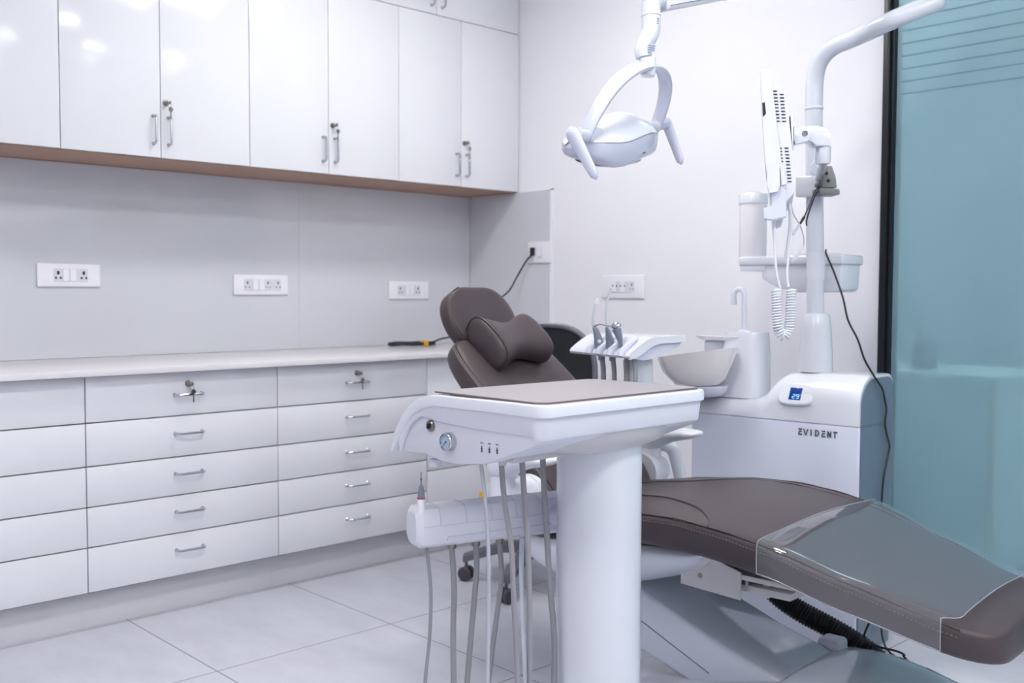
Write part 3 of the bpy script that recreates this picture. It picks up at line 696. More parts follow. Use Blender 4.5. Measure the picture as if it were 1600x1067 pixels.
# ================================================================== INSTRUMENT CART
cart = thing('instrument_trolley', (-1.335, 1.50, 0), 'white instrument trolley on a broad column with a curved tray head', 'trolley')
X0, X1, Y0, Y1 = -1.475, -1.193, 1.20, 1.672
# head: profile in X-Z with the curled nose at -X, extruded over Y, sides drafted
ZT = 0.909
def head_ring(y, ins, top=True):
    """closed outline of rim band (upper moulding)"""
    return None
rim_out = [(-1.620, 0.786), (-1.617, 0.802), (-1.604, 0.832), (-1.585, 0.858), (-1.560, 0.882), (-1.530, 0.898), (-1.49, 0.907), (-1.35, 0.9085), (-1.215, 0.909), (-1.198, 0.9075)]
th = [0.006, 0.013, 0.018, 0.020, 0.021, 0.022, 0.022, 0.022, 0.022, 0.022]
rim_in = []
for i, p in enumerate(rim_out):
    a = rim_out[max(i-1, 0)]; b = rim_out[min(i+1, len(rim_out)-1)]
    tx, tz = b[0]-a[0], b[1]-a[1]; l = math.hypot(tx, tz)
    rim_in.append((p[0] + tz/l*th[i], p[1] - tx/l*th[i]))
outline = rim_out + rim_in[::-1]
def xz_ring(pts, y, dx=0.0, dz=0.0, cut=0.0):
    return [V((p[0], y, p[1])) for p in pts]
# chamfered right corners (cut) at near and far ends: shrink x max near the ends
ys = [Y0+0.005, Y0+0.009, Y0+0.014, Y0+0.022, Y0+0.034] + [Y0+0.034 + (Y1-Y0-0.068)*i/4 for i in range(1, 4)] + [Y1-0.034, Y1-0.022, Y1-0.014, Y1-0.009, Y1-0.005]
RC = 0.034
def cutx(y):
    e = min(min(y-Y0, Y1-y), RC); return X1 - (RC - math.sqrt(max(0.0, RC**2-(RC-e)**2)))
thin = [(o_[0] + (i_[0]-o_[0])*0.25, o_[1] + (i_[1]-o_[1])*0.25) for o_, i_ in zip(rim_out, rim_in)]
outline = rim_out + thin[::-1]
head = B().loft([[V((min(p[0], cutx(y)-0.004), y, p[1])) for p in outline] for y in ys]).build('tray_top', M['plastic'], cart, ang=40)
def band(ox, oz, ix, iz, nx, ny_, bx, by, bi):
    """section of the edge band: outer curve point (ox, oz), inner (ix, iz); plan position bx, by for straight parts"""
    f = lambda x, z, d: V((bx(x) - nx*d, by - ny_*d, z))
    k = 0.004
    return [f(ox, oz, k+0.0015), f(ox, oz-0.0012 if bi else oz, 0.0012), f(ox + (ix-ox)*0.2, oz + (iz-oz)*0.2, 0), f(ox + (ix-ox)*0.9, oz + (iz-oz)*0.9, 0), f(ix, iz, 0.002), f(ix, iz, 0.016), f(ox + (ix-ox)*0.3, oz + (iz-oz)*0.3, 0.016)]
rings = []
NB = len([p for p in rim_out if p[0] < X1-RC-0.004])
for i in range(NB):
    rings.append(band(*rim_out[i], *rim_in[i], 0, -1, lambda x: x, Y0, True))
zo, zi = 0.909, 0.887
for cx_, cy_, a0_, a1_ in ((X1-RC, Y0+RC, -pi/2, 0), (X1-RC, Y1-RC, 0, pi/2)):
    for k in range(0, 13):
        a = a0_ + (a1_-a0_)*k/12
        rings.append(band(0, zo, 0, zi, cos(a), sin(a), lambda x, q=cx_+RC*cos(a): q, cy_+RC*sin(a), True))
for i in range(NB-1, -1, -1):
    rings.append(band(*rim_out[i], *rim_in[i], 0, 1, lambda x: x, Y1, True))
B().loft(rings).build('tray_rim', M['plastic'], cart, ang=40)
# body under the rim: side profile with belly
body = [(-1.600, 0.788), (-1.590, 0.812), (-1.572, 0.838), (-1.549, 0.860), (-1.525, 0.875), (-1.48, 0.884), (-1.205, 0.886), (-1.208, 0.850), (-1.225, 0.838), (-1.29, 0.812), (-1.36, 0.790), (-1.43, 0.781), (-1.48, 0.782), (-1.53, 0.790), (-1.565, 0.788)]
lowb = 0
yP = Y0 + 0.012
B().prism([(min(p[0], X1-0.020), p[1]) for p in body], V((0,0,0)), Xv, Zv, Yv, yP, Y1-0.012, 0.004, 2).build('tray_body', M['plastic_matt'], cart, ang=30)
# skirt below the rim: runs along the nose, round the corners and along both long sides
skl = [PY(x, y, Y0+0.004) for x, y in ((614, 708), (622, 711), (629, 688), (637, 668), (648, 654.5), (657, 651), (667, 654), (680, 660), (698, 663.5), (735, 671), (782, 678), (821, 683), (842, 688))]
def itp(tab, x):
    if x <= tab[0][0]: return tab[0][1]
    for a, b in zip(tab, tab[1:]):
        if x <= b[0]: return a[1] + (b[1]-a[1])*(x-a[0])/max(b[0]-a[0], 1e-6)
    return tab[-1][1]
low = sorted([(p.x, p.z) for p in skl]); topc = sorted(rim_in)
ins = 0.006; rc = 0.032
path_ = []
xa = -1.597; xb = X1 - ins - rc
for k in range(33):
    x = xa + (xb-xa)*k/32; path_.append((x, Y0+ins*0.5, 0, -1, itp(topc, x)+0.004, itp(low, x)))
for k in range(1, 8):
    a = -pi/2 + pi/2*k/8; path_.append((xb + rc*cos(a), Y0+ins*0.5+rc+rc*sin(a), cos(a), sin(a), 0.891, 0.846))
for k in range(9):
    y = Y0+ins*0.5+rc + (Y1-Y0-ins-2*rc)*k/8; path_.append((xb+rc, y, 1, 0, 0.891, 0.847))
for k in range(1, 9):
    a = pi/2*k/8; path_.append((xb + rc*cos(a), Y1-ins*0.5-rc+rc*sin(a), cos(a), sin(a), 0.891, 0.847))
for k in range(1, 20):
    x = xb + (xa-xb)*k/19; path_.append((x, Y1-ins*0.5, 0, 1, itp(topc, x)+0.004, itp(low, x)))
rings = []
for x, y, nx, ny_, zt2, zb2 in path_:
    zb2 = min(zb2, zt2-0.002); t_ = 0.016
    sl2 = min(0.006, (zt2-zb2)*0.12)
    rings.append([V((x-nx*o, y-ny_*o, z)) for o, z in ((0, zt2), (sl2*0.6, (zt2+zb2)/2), (sl2, zb2+0.004), (sl2+0.002, zb2+0.001), (sl2+0.006, zb2), (t_, zb2), (t_, zt2))])
B().loft(rings).build('panel_skirt', M['plastic_matt'], cart, ang=40)
def on_panel(x, y): return PY(x, y, yP)
g = on_panel(704, 689.5)
go = B().lathe([(0.0175, -0.002), (0.0175, 0.012), (0.0165, 0.014), (0.0150, 0.014), (0.0145, 0.011)], g, -Yv, 32).build('pressure_gauge', M['chrome'], cart)
B().lathe([(0.0001, 0.0), (0.0147, 0.0), (0.0147, 0.0112), (0.0001, 0.0115)], g, -Yv, 32).build('dial', M['gauge'], go)
nb = B()
for k in range(9):
    a = radians(225 - k*33.75); p = g - Yv*0.0118
    nb.tube([p + V((cos(a)*0.0105, 0, sin(a)*0.0105)), p + V((cos(a)*0.0128, 0, sin(a)*0.0128))], 0.0005, 5)
nb.tube([g - Yv*0.0120, g - Yv*0.0120 + V((-0.007, 0, -0.006))], 0.0007, 5); nb.ball(g - Yv*0.012, 0.0016, 10)
nb.build('needle', M['ink'], go)
s1 = on_panel(674, 665)
so_ = B().lathe([(0.011, -0.001), (0.011, 0.004), (0.009, 0.006), (0.0055, 0.006), (0.0055, 0.003)], s1, -Yv, 24).build('adjuster_screw', M['steel'], cart)
B().box((-0.007, 0, -0.0012), (0.007, 0.0074, 0.0012), X=V((0.8,0,0.6)), Y=-Yv, Z=V((-0.6,0,0.8)), O=s1).build('slot', M['dark'], so_)
B().lathe([(0.0045, 0), (0.0045, 0.002), (0.002, 0.003)], on_panel(628, 696.5), -Yv, 16).build('adjuster_screw', M['steel'], cart)
for k, (x, y) in enumerate(((753, 700), (765, 701.5), (777, 703))):
    p = on_panel(x, y)
    tb = B()
    tb.box(p + V((-0.0007, -0.001, -0.006)), p + V((0.0007, 0.001, 0.004))).box(p + V((-0.0025, -0.001, -0.002)), p + V((0.0025, 0.001, 0.0)))
    tb.box(p + V((-0.0033, -0.001, 0.0085)), p + V((0.0033, 0.001, 0.010)))
    tb.prism([(-0.0025, -0.004), (0.0025, -0.004), (0, -0.008)], p, Xv, Zv, Yv, -0.001, 0.001)
    tb.build('flow_mark', M['ink'], cart)
B().lathe([(0.0001, 0), (0.0115, 0), (0.0125, 0.007), (0.0105, 0.014), (0.001, 0.015)], PY(680, 728, 1.24), Zv, 20).lathe([(0.005, 0.0), (0.005, 0.02)], PY(680, 722, 1.24), Zv, 12).build('hanger_knob', M['plastic_matt'], cart)
B().lathe([(0.0001, 0), (0.006, 0), (0.006, 0.004)], V((-1.437, 1.24, 0.778)), Zv, 14).build('drain_screw', M['steel'], cart)
# lower dished plate under the far half of the head
rings = []
for q, z in ((1.0, 0.852), (0.97, 0.836), (0.86, 0.815), (0.62, 0.800), (0.3, 0.796)):
    rings.append([V((-1.34 + 0.13*q*(abs(cos(a))**0.7)*(1 if cos(a) >= 0 else -1), 1.47 + 0.18*q*(abs(sin(a))**0.7)*(1 if sin(a) >= 0 else -1), z)) for a in [2*pi*k/36 for k in range(36)]])
B().loft(rings).build('under_dish', M['bracket'], cart, ang=50)
# column: flattened round with glassy front
cx, cy = -1.335, 1.50
def col_ring(z, r):
    return [V((cx + r*cos(a), cy + r*sin(a), z)) for a in [2*pi*k/56 for k in range(56)]]
B().loft([col_ring(0.04, 0.0825), col_ring(0.05, 0.084), col_ring(0.81, 0.084), col_ring(0.82, 0.082)]).build('column', M['enamel'], cart, ang=50)
B().lathe([(0.001, 0.0), (0.125, 0.0), (0.13, 0.008), (0.12, 0.018), (0.10, 0.028), (0.089, 0.045), (0.086, 0.06)], (cx, cy, 0.0), n=48).build('foot', M['plastic'], cart)
# instrument mat
mp0 = 0.0015
ma = [(-1.505, 1.222), (-1.500, 1.216), (-1.232, 1.216), (-1.217, 1.228), (-1.213, 1.236), (-1.213, 1.655), (-1.225, 1.662), (-1.480, 1.646), (-1.490, 1.636)]
tm = thing('tray_mat', (-1.36, 1.43, 0.9095), 'warm grey rubber mat covering the top of the trolley', 'mat')
B().prism(ma, V((0,0,0)), Xv, Yv, Zv, 0.9093, 0.9118).build('edge', M['mat_edge'], tm)
B().prism([(-1.36+(x+1.36)*0.992, 1.43+(y-1.43)*0.995) for x, y in ma], V((0,0,0)), Xv, Yv, Zv, 0.9118, 0.9124).build('surface', M['tray_mat'], tm)

# hoses leaving the trolley head
def hose(label, pts, r, m, conn=None, par_label=None, tail=None):
    t = thing('instrument_hose', pts[0], label, 'hose', 'grey instrument hoses')
    B().tube(pts, r, 12, smooth=6).build('hose_line', M[m], t)
    if conn:
        c, ln, mm = conn
        B().lathe([(r*1.45, 0), (r*1.55, ln*0.15), (r*1.5, ln)], V(pts[0]) - Zv*ln*0.6, Zv, 18).build('coupling', M[mm], t)
    return t
tops = [PZ(753, 728, 0.782), PZ(785, 722, 0.785), PZ(816, 717, 0.787), PZ(844, 708, 0.79)]
def down(top, pix, dd=0.0):
    d0 = (top - CAM).dot(FW)
    out = [V(top) + V((0,0,0.012))]
    for x, y in pix: out.append(W(x, y, d0 + dd))
    l = out[-1]
    base = V((cx-0.02, cy-0.07, 0.07))
    return out + [V((l.x, l.y, 0.30)), V((l.x*0.8+base.x*0.2, l.y*0.8+base.y*0.2, 0.17)), V((l.x*0.45+base.x*0.55, l.y*0.45+base.y*0.55, 0.10)), base]
hose('thin grey hose hanging farthest left from the trolley head', down(tops[0], [(752, 728), (759, 789), (763, 855), (763.5, 941), (762, 1067)]), 0.0037, 'hose_light')
hose('grey hose hanging second from left under the trolley head', down(tops[1], [(784, 733), (789, 789), (799, 855), (803, 941), (809, 1067)]), 0.0052, 'hose', (0, 0.03, 'bracket'))
hose('thicker grey hose hanging third from left under the trolley head', down(tops[2], [(816, 725), (820, 789), (825, 855), (827, 941), (827.5, 1067)]), 0.0056, 'hose', (0, 0.026, 'plastic_matt'))
hose('grey hose next to the column, going down behind it', down(tops[3], [(848, 717), (850.5, 769), (853, 806), (858, 900), (866, 1000)], 0.03), 0.0060, 'hose', (0, 0.028, 'plastic_matt'))
B().box(tops[2] + V((-0.03, -0.06, 0.002)), tops[2] + V((0.04, 0.16, 0.014)), 0.003).build('hose_plate', M['bracket'], cart)

# holder bar
bo0 = W(652, 826, 2.02); bd = V((0.29, 0.957, 0)).normalized(); bn = V((bd.y, -bd.x, 0))
bo0.z = 0.637
def barp(s_, a, b): return bo0 + bd*s_ + bn*a + Zv*b
sect = [(-0.040, 0.020), (-0.030, 0.037), (0.006, 0.040), (0.026, 0.036), (0.034, 0.020), (0.036, -0.014), (0.030, -0.034), (0.016, -0.042), (-0.022, -0.042), (-0.040, -0.026)]
holder = B()
holder.loft([[barp(-0.012, a*0.70, b*0.75) for a, b in sect], [barp(-0.004, a*0.93, b*0.96) for a, b in sect], [barp(0.0, a, b) for a, b in sect], [barp(0.34, a, b) for a, b in sect]])
ho = holder.build('instrument_holder', M['plastic_matt'], cart, ang=30)
sl = B()
for s_ in (0.036, 0.092, 0.148, 0.204, 0.260):
    sl.tube([barp(s_, a, b) for a, b in ((-0.030, 0.0375), (0.006, 0.0405), (0.0265, 0.0365), (0.0345, 0.020), (0.0355, 0.004))], 0.0010, 6)
sl.tube([barp(0.0, 0.0362, 0.004), barp(0.34, 0.0362, 0.004)], 0.0008, 6)
sl.tube([barp(0.05, 0.0343, -0.028), barp(0.052, 0.0355, -0.020), barp(0.34, 0.0362, -0.016)], 0.0009, 6)
sl.build('seam', M['cool'], ho)
B().box((0.20, -0.03, -0.02), (0.31, 0.02, 0.02), 0.004, X=bd, Y=bn*-1, Z=Zv, O=bo0).tube([barp(0.30, 0.01, 0), V((cx-0.05, cy-0.02, 0.637))], 0.022, 14).build('support_arm', M['plastic_matt'], cart)
# bar hoses
bt = [(667, 858), (705.6, 855), (743.4, 851), (780.6, 848), (815.5, 844)]
ways = [[(667, 860), (673, 920), (671.5, 992), (664, 1067)], [(706, 857), (709.5, 920), (708, 992), (709, 1067)], [(743.5, 853), (744.5, 893), (736, 992), (730, 1067)],
        [(780.6, 850), (783, 906), (772, 992), (763, 1067)], [(815.5, 846), (815, 906), (818.5, 992), (822, 1067)]]
labs = ['thin grey hose under the left end of the holder bar', 'thick grey hose second from left under the holder bar', 'grey hose in the middle under the holder bar',
        'grey hose fourth from left under the holder bar, bending left', 'pale translucent hose under the right end of the holder bar']
for i in range(5):
    s_ = 0.012 + 0.062*i
    top = barp(s_, 0.0, -0.036)
    d0 = (top-CAM).dot(FW)
    pts = [V(top)] + [W(x, y, d0-0.005*j) for j, (x, y) in enumerate(ways[i])]
    pts[0] = W(ways[i][0][0], ways[i][0][1]-6, d0)
    l = pts[-1]; base = V((cx-0.03, cy-0.05, 0.08))
    pts += [V((l.x, l.y, 0.28)), V((l.x*0.8+base.x*0.2, l.y*0.8+base.y*0.2, 0.15)), V((l.x*0.4+base.x*0.6, l.y*0.4+base.y*0.6, 0.10)), base]
    hose(labs[i], pts, (0.0036, 0.0060, 0.0060, 0.0055, 0.0055)[i], ('hose', 'hose', 'hose', 'hose', 'clear_hose')[i], (0, 0.012, 'steel') if 0 < i < 4 else None)
# handpiece with bur
hp0 = W(658, 795, 2.0)
t = thing('dental_handpiece', hp0, 'slim handpiece with a red ring and a thin bur standing in the holder bar', 'handpiece')
k_ = 1.0
B().lathe([(0.0078, -0.02), (0.0078, 0.020)], hp0, Zv, 20).build('grip', M['bezel'], t)
B().lathe([(0.0080, 0.020), (0.0080, 0.0225)], hp0, Zv, 20).build('ring', M['red'], t)
B().lathe([(0.0072, 0.0225), (0.0062, 0.034), (0.0045, 0.044), (0.003, 0.047)], hp0, Zv, 20).build('nose', M['grey_plastic'], t)
B().lathe([(0.0012, 0.047), (0.0012, 0.056), (0.0020, 0.057), (0.0020, 0.060), (0.0009, 0.061), (0.0009, 0.072), (0.0002, 0.073)], hp0, Zv, 12).build('bur', M['steel'], t)
# small chrome key switch seen between the hoses
t = thing('chrome_clip', W(808, 762, 2.75), 'small chrome spring clip visible between the trolley hoses', 'clip')
pc = W(808, 770, 2.75)
B().lathe([(0.011, 0), (0.011, 0.006), (0.006, 0.009), (0.006, 0.004)], pc, -FW, 20).tube([pc + UP*0.008 - RT*0.003, pc + UP*0.030 - RT*0.003, pc + UP*0.030 + RT*0.008, pc + UP*0.012 + RT*0.009], 0.0018, 8).build('clip_body', M['chrome'], t)
B().tube([pc + FW*0.004, pc + FW*0.03, CH(-0.40, -0.27, 0.53)], 0.005, 8).build('stem', M['steel'], t)

# ================================================================== DENTAL UNIT (cabinet, spittoon, pole)
unit = thing('dental_unit', CH(-0.22, 0.74, 0), 'white floor unit with a lit 29 display, rinsing bowl and tall pole', 'dental unit')
UV0, UV1, UU0, UU1 = 0.62, 0.865, -0.500, 0.077
B().cbox((UU0, UV0, 0.0), (UU1, UV1, 0.7045), 0.006, 3).build('cabinet', M['cool'], unit)
def hood_ring(u_, h, rf=0.085, rb=0.045):
    pts = []
    z0 = 0.7055; hh = h - z0; rf = min(rf, hh*0.95); rb = min(rb, hh*0.6)
    pts.append((UV0, z0)); pts.append((UV0, h-rf))
    for k in range(1, 9):
        a = pi/2*k/8; pts.append((UV0 + rf*1.1 - rf*1.1*cos(a), h - rf + rf*sin(a)))
    for k in range(0, 7):
        a = pi/2*k/6; pts.append((UV1 - rb + rb*sin(a), h - rb + rb*cos(a)))
    pts.append((UV1, z0))
    return [CH(u_, v_, z_) for v_, z_ in pts]
prof = [(UU0, 0.755), (UU0+0.004, 0.758), (-0.42, 0.758), (-0.33, 0.758), (-0.29, 0.760), (-0.265, 0.771), (-0.245, 0.792), (-0.225, 0.820), (-0.205, 0.838), (-0.18, 0.848), (-0.14, 0.852), (-0.05, 0.854), (0.04, 0.854), (UU1-0.005, 0.854), (UU1, 0.852)]
hd_ = B().loft([hood_ring(u_, h) for u_, h in prof]).build('hood', M['plastic'], unit, ang=50)
# side cheek: grey panel inside a pale rim
def cheek(s, z0, z1, grow):
    pts = []; rf, rb = 0.085-grow*0.3, 0.045
    v0, v1 = UV0+grow, UV1-grow; h = z1-grow
    pts += [(v0, z0), (v0, h-rf)]
    for k in range(1, 9):
        a = pi/2*k/8; pts.append((v0 + rf*1.1 - rf*1.1*cos(a), h - rf + rf*sin(a)))
    for k in range(0, 7):
        a = pi/2*k/6; pts.append((v1 - rb + rb*sin(a), h - rb + rb*cos(a)))
    pts.append((v1, z0)); return pts
B().prism(cheek(0, 0.01, 0.853, 0.008), CO, CV, Zv, CU, UU1+0.0002, UU1+0.004).build('side_panel', M['grey_panel'], unit)
B().cbox((UU1+0.004, UV0+0.009, 0.7035), (UU1+0.0046, UV1-0.009, 0.7055)).build('panel_seam', M['ink'], unit)
# display bezel and display on the curved front of the hood
dc = PV(1245, 617, UV0+0.012)
dn = (-CV*0.90 + Zv*0.42).normalized(); du = CU; dv = dn.cross(du)*-1
dv = (Zv - dn*Zv.dot(dn)).normalized()
bz = B()
bz.loft([[dc + du*(a*q) + dv*(b*q*1.0) + dn*o for a, b in [(0.056*abs(cos(t))**0.6*(1 if cos(t) >= 0 else -1), 0.034*abs(sin(t))**0.6*(1 if sin(t) >= 0 else -1)) for t in [2*pi*k/36 for k in range(36)]]] for q, o in ((1.12, -0.030), (1.08, 0.004), (1.0, 0.009), (0.93, 0.0095))])
bzo = bz.build('display_housing', M['plastic'], unit, ang=60)
B().box((-0.0200, -0.0200, 0.0096), (0.0200, 0.0200, 0.0108), 0.0005, X=du, Y=dv, Z=dn, O=dc).build('screen', M['lcd'], bzo)
SEG = {'a': (0, 1, 1, 0), 'g': (0, 0, 1, 0), 'd': (0, -1, 1, 0), 'f': (-1, 0.5, 0, 1), 'b': (1, 0.5, 0, 1), 'e': (-1, -0.5, 0, 1), 'c': (1, -0.5, 0, 1)}
db = B()
for ch, x in (('abged', -0.0035), ('abcdfg', 0.0095)):
    for s_ in ch:
        sx, sy, hz, vt = SEG[s_]
        hw, hh = 0.0042, 0.0062
        cxx, cyy = x + (sx*hw), -0.0085 + sy*hh
        w_, h_ = (hw*0.85, 0.0007) if hz else (0.0007, hh*0.42)
        db.box((cxx-w_, cyy-h_, 0.0109), (cxx+w_, cyy+h_, 0.0112), X=du, Y=dv, Z=dn, O=dc)
db.box((0.0165, -0.004, 0.0109), (0.0183, -0.0022, 0.0112), X=du, Y=dv, Z=dn, O=dc)
db.build('digits', M['digit'], bzo)
# lettering
t0 = PV(1247.5, 674, UV0-0.0006); t1 = PV(1309, 681.5, UV0-0.0006)
LW = (t1-t0).dot(CU); Hh = 0.0200; pitch = LW/7.0
lt = B(); O_ = CH((t0-CO).dot(CU), UV0-0.0002, PV(1278, 677, UV0).z - Hh/2)
def stroke(x0, y0, x1, y1, w=0.0042):
    d = V((x1-x0, y1-y0, 0)); l = d.length; d.normalize(); n_ = V((-d.y, d.x, 0))*w/2
    P = [(x0-n_.x, y0-n_.y), (x1-n_.x, y1-n_.y), (x1+n_.x, y1+n_.y), (x0+n_.x, y0+n_.y)]
    lt.prism(P, O_, CU, Zv, -CV, 0.0, 0.0008)
cw = pitch*0.66
def glyph(ch, x):
    h = Hh
    if ch == 'E':
        stroke(x, h-0.002, x+cw, h-0.002); stroke(x+0.003, h*0.55, x+cw*0.9, h*0.55); stroke(x, 0.002, x+cw, 0.002); stroke(x+0.0035, h*0.55, x+0.001, 0.002)
    if ch == 'V': stroke(x-0.001, h, x+cw/2, 0.001); stroke(x+cw+0.001, h, x+cw/2, 0.001)
    if ch == 'I': stroke(x+cw*0.45, 0, x+cw*0.45, h)
    if ch == 'D':
        stroke(x+0.002, 0, x+0.002, h); stroke(x, h-0.002, x+cw*0.6, h-0.002); stroke(x, 0.002, x+cw*0.6, 0.002)
        stroke(x+cw*0.55, h-0.002, x+cw*0.95, h*0.68); stroke(x+cw*0.93, h*0.72, x+cw*0.93, h*0.28); stroke(x+cw*0.55, 0.002, x+cw*0.95, h*0.32)
    if ch == 'N': stroke(x+0.002, 0, x+0.002, h); stroke(x+cw-0.001, 0, x+cw-0.001, h); stroke(x+0.002, h-0.002, x+cw-0.001, 0.002)
    if ch == 'T': stroke(x, h-0.002, x+cw+0.002, h-0.002); stroke(x+cw/2, 0, x+cw/2, h)
for i, ch in enumerate('EVIDENT'): glyph(ch, pitch*i + (0.003 if i > 3 else 0))
lt.build('lettering', M['ink'], unit)

# spittoon tower, cup shelf, spout, bowl
tb0 = CH(-0.385, 0.735, 0.757)
def rr(cu, cv, hu, hv, z, p=0.55):
    return [CH(cu + hu*abs(cos(a))**p*(1 if cos(a) >= 0 else -1), cv + hv*abs(sin(a))**p*(1 if sin(a) >= 0 else -1), z) for a in [2*pi*k/32 for k in range(32)]]
tw = B().loft([rr(-0.383, 0.73, 0.091, 0.075, 0.7585), rr(-0.383, 0.73, 0.091, 0.075, 0.79), rr(-0.372, 0.73, 0.080, 0.070, 0.84), rr(-0.362, 0.73, 0.070, 0.065, 0.91), rr(-0.358, 0.73, 0.062, 0.060, 0.965), rr(-0.358, 0.73, 0.060, 0.058, 0.972)])
two = tw.build('spittoon_tower', M['plastic'], unit, ang=50)
B().cbox((-0.50, 0.69, 0.905), (-0.37, 0.77, 0.940), 0.006, 3).build('cup_sensor', M['cool'], two)
B().loft([rr(-0.43, 0.73, 0.085, 0.055, 0.942), rr(-0.43, 0.73, 0.105, 0.066, 0.953), rr(-0.43, 0.73, 0.107, 0.067, 0.956), rr(-0.43, 0.73, 0.100, 0.062, 0.957)]).build('cup_shelf', M['plastic'], two)
px0 = PV(1163, 520, 0.72); ptop = PV(1163, 461, 0.72)
sp_ = [px0, ptop]
pe = PV(1146.5, 463, 0.72); rad = (ptop-pe).length/2; mid = (ptop+pe)/2
for k in range(1, 9):
    a = pi*k/9; sp_.append(mid + (ptop-mid)*cos(a) + Zv*rad*1.1*sin(a))
sp_ += [pe, pe - Zv*0.012]
B().tube(sp_, 0.0085, 14).lathe([(0.026, 0), (0.024, 0.008), (0.010, 0.012)], px0, Zv, 24).build('cup_filler', M['plastic'], two)
B().tube([pe - Zv*0.012, pe - Zv*0.028], 0.0105, 14).build('nozzle', M['plastic'], two)
bu, bv = -0.452, 0.575
rings = []
for q, z in ((0.50, 0.800), (0.56, 0.802), (0.70, 0.820), (0.86, 0.855), (0.97, 0.890), (1.0, 0.905), (0.965, 0.905), (0.86, 0.872), (0.66, 0.835), (0.4, 0.818), (0.1, 0.815)):
    rings.append([CH(bu + 0.135*q*cos(a), bv + 0.115*q*sin(a), z + (0.16*(0.135*q*cos(a)))*(1 if z > 0.85 else 0.2)) for a in [2*pi*k/40 for k in range(40)]])
B().loft(rings).build('rinsing_bowl', M['bowl'], unit, ang=60)
rings = []
for q, z in ((0.30, 0.762), (0.52, 0.768), (0.60, 0.785), (0.63, 0.798), (0.60, 0.8)):
    rings.append([CH(bu + 0.01 + 0.135*q*cos(a), bv + 0.02 + 0.115*q*sin(a), z) for a in [2*pi*k/36 for k in range(36)]])
B().loft(rings).build('bowl_stand', M['cool'], unit, ang=60)
B().cbox((-0.50, 0.56, 0.762), (-0.40, 0.70, 0.80), 0.01).build('bowl_bracket', M['plastic_matt'], unit)

# pole
PU, PVv = -0.122, 0.74
def Pp(z): return CH(PU - 0.004 - max(0.0, z-1.1)*0.028, PVv, z)
B().loft([rr(PU, PVv, 0.053, 0.053, 0.853, 1.0), rr(PU, PVv, 0.053, 0.053, 0.86, 1.0), rr(PU, PVv, 0.051, 0.051, 0.92, 1.0), rr(PU, PVv, 0.046, 0.046, 0.99, 1.0), rr(PU, PVv, 0.041, 0.041, 1.028, 1.0), rr(PU, PVv, 0.036, 0.036, 1.036, 1.0)]).build('pole_foot', M['enamel'], unit, ang=50)
pdepth = (Pp(1.5)-CAM).dot(FW)
top_in = PV(1274, 150, PVv)
end = W(1462, 4, 2.95)
bend = [Pp(1.03), Pp(1.30), Pp(1.55), Pp(1.68)]
B().tube(bend, 0.0265, 24).build('pole', M['enamel'], unit)
z_r = 1.672
B().lathe([(0.0265, 0), (0.0290, 0.002), (0.0290, 0.008), (0.0265, 0.011)], Pp(z_r), Zv, 28).build('pole_ring', M['enamel'], unit)
p1 = W(1273.5, 124, pdepth-0.01); p2 = W(1281, 96, pdepth-0.03); p3 = W(1301, 74, pdepth-0.07); p4 = W(1336, 59, pdepth-0.12)
upper = spline([Pp(1.683), p1, p2, p3, p4, W(1400, 29, pdepth-0.24), end], 8)
B().tube(upper, 0.0268, 24).build('upper_arm', M['enamel'], unit)
B().tube([end + Zv*0.0, end + Zv*0.17], 0.0268, 20).ball(end, 0.0272, 20).build('lamp_post', M['enamel'], unit)
# collar box and knob
cbx = CH(PU, PVv, PV(1272, 291, PVv-0.04).z)
B().cbox((PU-0.057, PVv-0.045, cbx.z-0.030), (PU+0.033, PVv+0.035, cbx.z+0.034), 0.005, 3).build('collar', M['plastic'], unit)
B().lathe([(0.024, 0), (0.024, 0.012), (0.020, 0.016)], CH(PU+0.012, PVv-0.028, cbx.z+0.056), -CV, 24).build('knob', M['plastic'], unit)
B().lathe([(0.0285, 0), (0.0285, 0.085)], Pp(PV(1275, 437, PVv).z), Zv, 28).build('tray_collar', M['plastic'], unit)

# accessory tray on the pole
at = thing('accessory_tray', CH(-0.3, 0.86, 1.10), 'white moulded shelf tray fixed behind the pole, carrying a bottle', 'tray')
AV0, AV1 = 0.775, 0.93
kz = PV(1235, 397, AV0).z
a0_ = (PV(1153, 400, AV0)-CO).dot(CU); a1_ = (PV(1317, 400, AV0)-CO).dot(CU)
B().cbox((a0_, AV0, kz-0.036), (a1_, AV1, kz-0.004), 0.008, 3).cbox((a0_+0.004, AV0+0.004, kz-0.053), (a0_+0.10, AV1-0.01, kz-0.034), 0.004).build('shelf', M['plastic'], at)
b0 = (PV(1187, 430, AV0)-CO).dot(CU); b1 = (PV(1313, 430, AV0)-CO).dot(CU)
zb = PV(1313, 457, AV0).z
B().prism([(b0, kz-0.034), (b1, kz-0.034), (b1-0.004, zb+0.01), (b1-0.02, zb), (b0+0.12, zb), (b0+0.05, zb+0.020), (b0+0.003, zb+0.045)], CO, CU, Zv, CV, AV0+0.008, AV1-0.008, 0.005, 3).build('bin', M['plastic'], at)
B().cbox((a0_+0.20, AV0+0.03, kz-0.004), (a1_-0.06, AV1-0.03, kz+0.003), 0.003).build('lid', M['plastic'], at)
bq = PV(1176, 398, 0.83); bq.z = kz-0.004
br2 = 0.0465
zt = PV(1176, 303, 0.83).z
t = thing('water_bottle', bq, 'tall milky cylinder bottle with a white cap standing on the shelf tray', 'bottle')
zc_ = PV(1176, 319, 0.83).z
B().lathe([(0.001, 0), (br2*0.95, 0.0), (br2*0.98, 0.004), (br2*0.98, zc_-bq.z)], bq, Zv, 36).build('cylinder', M['bottle'], t)
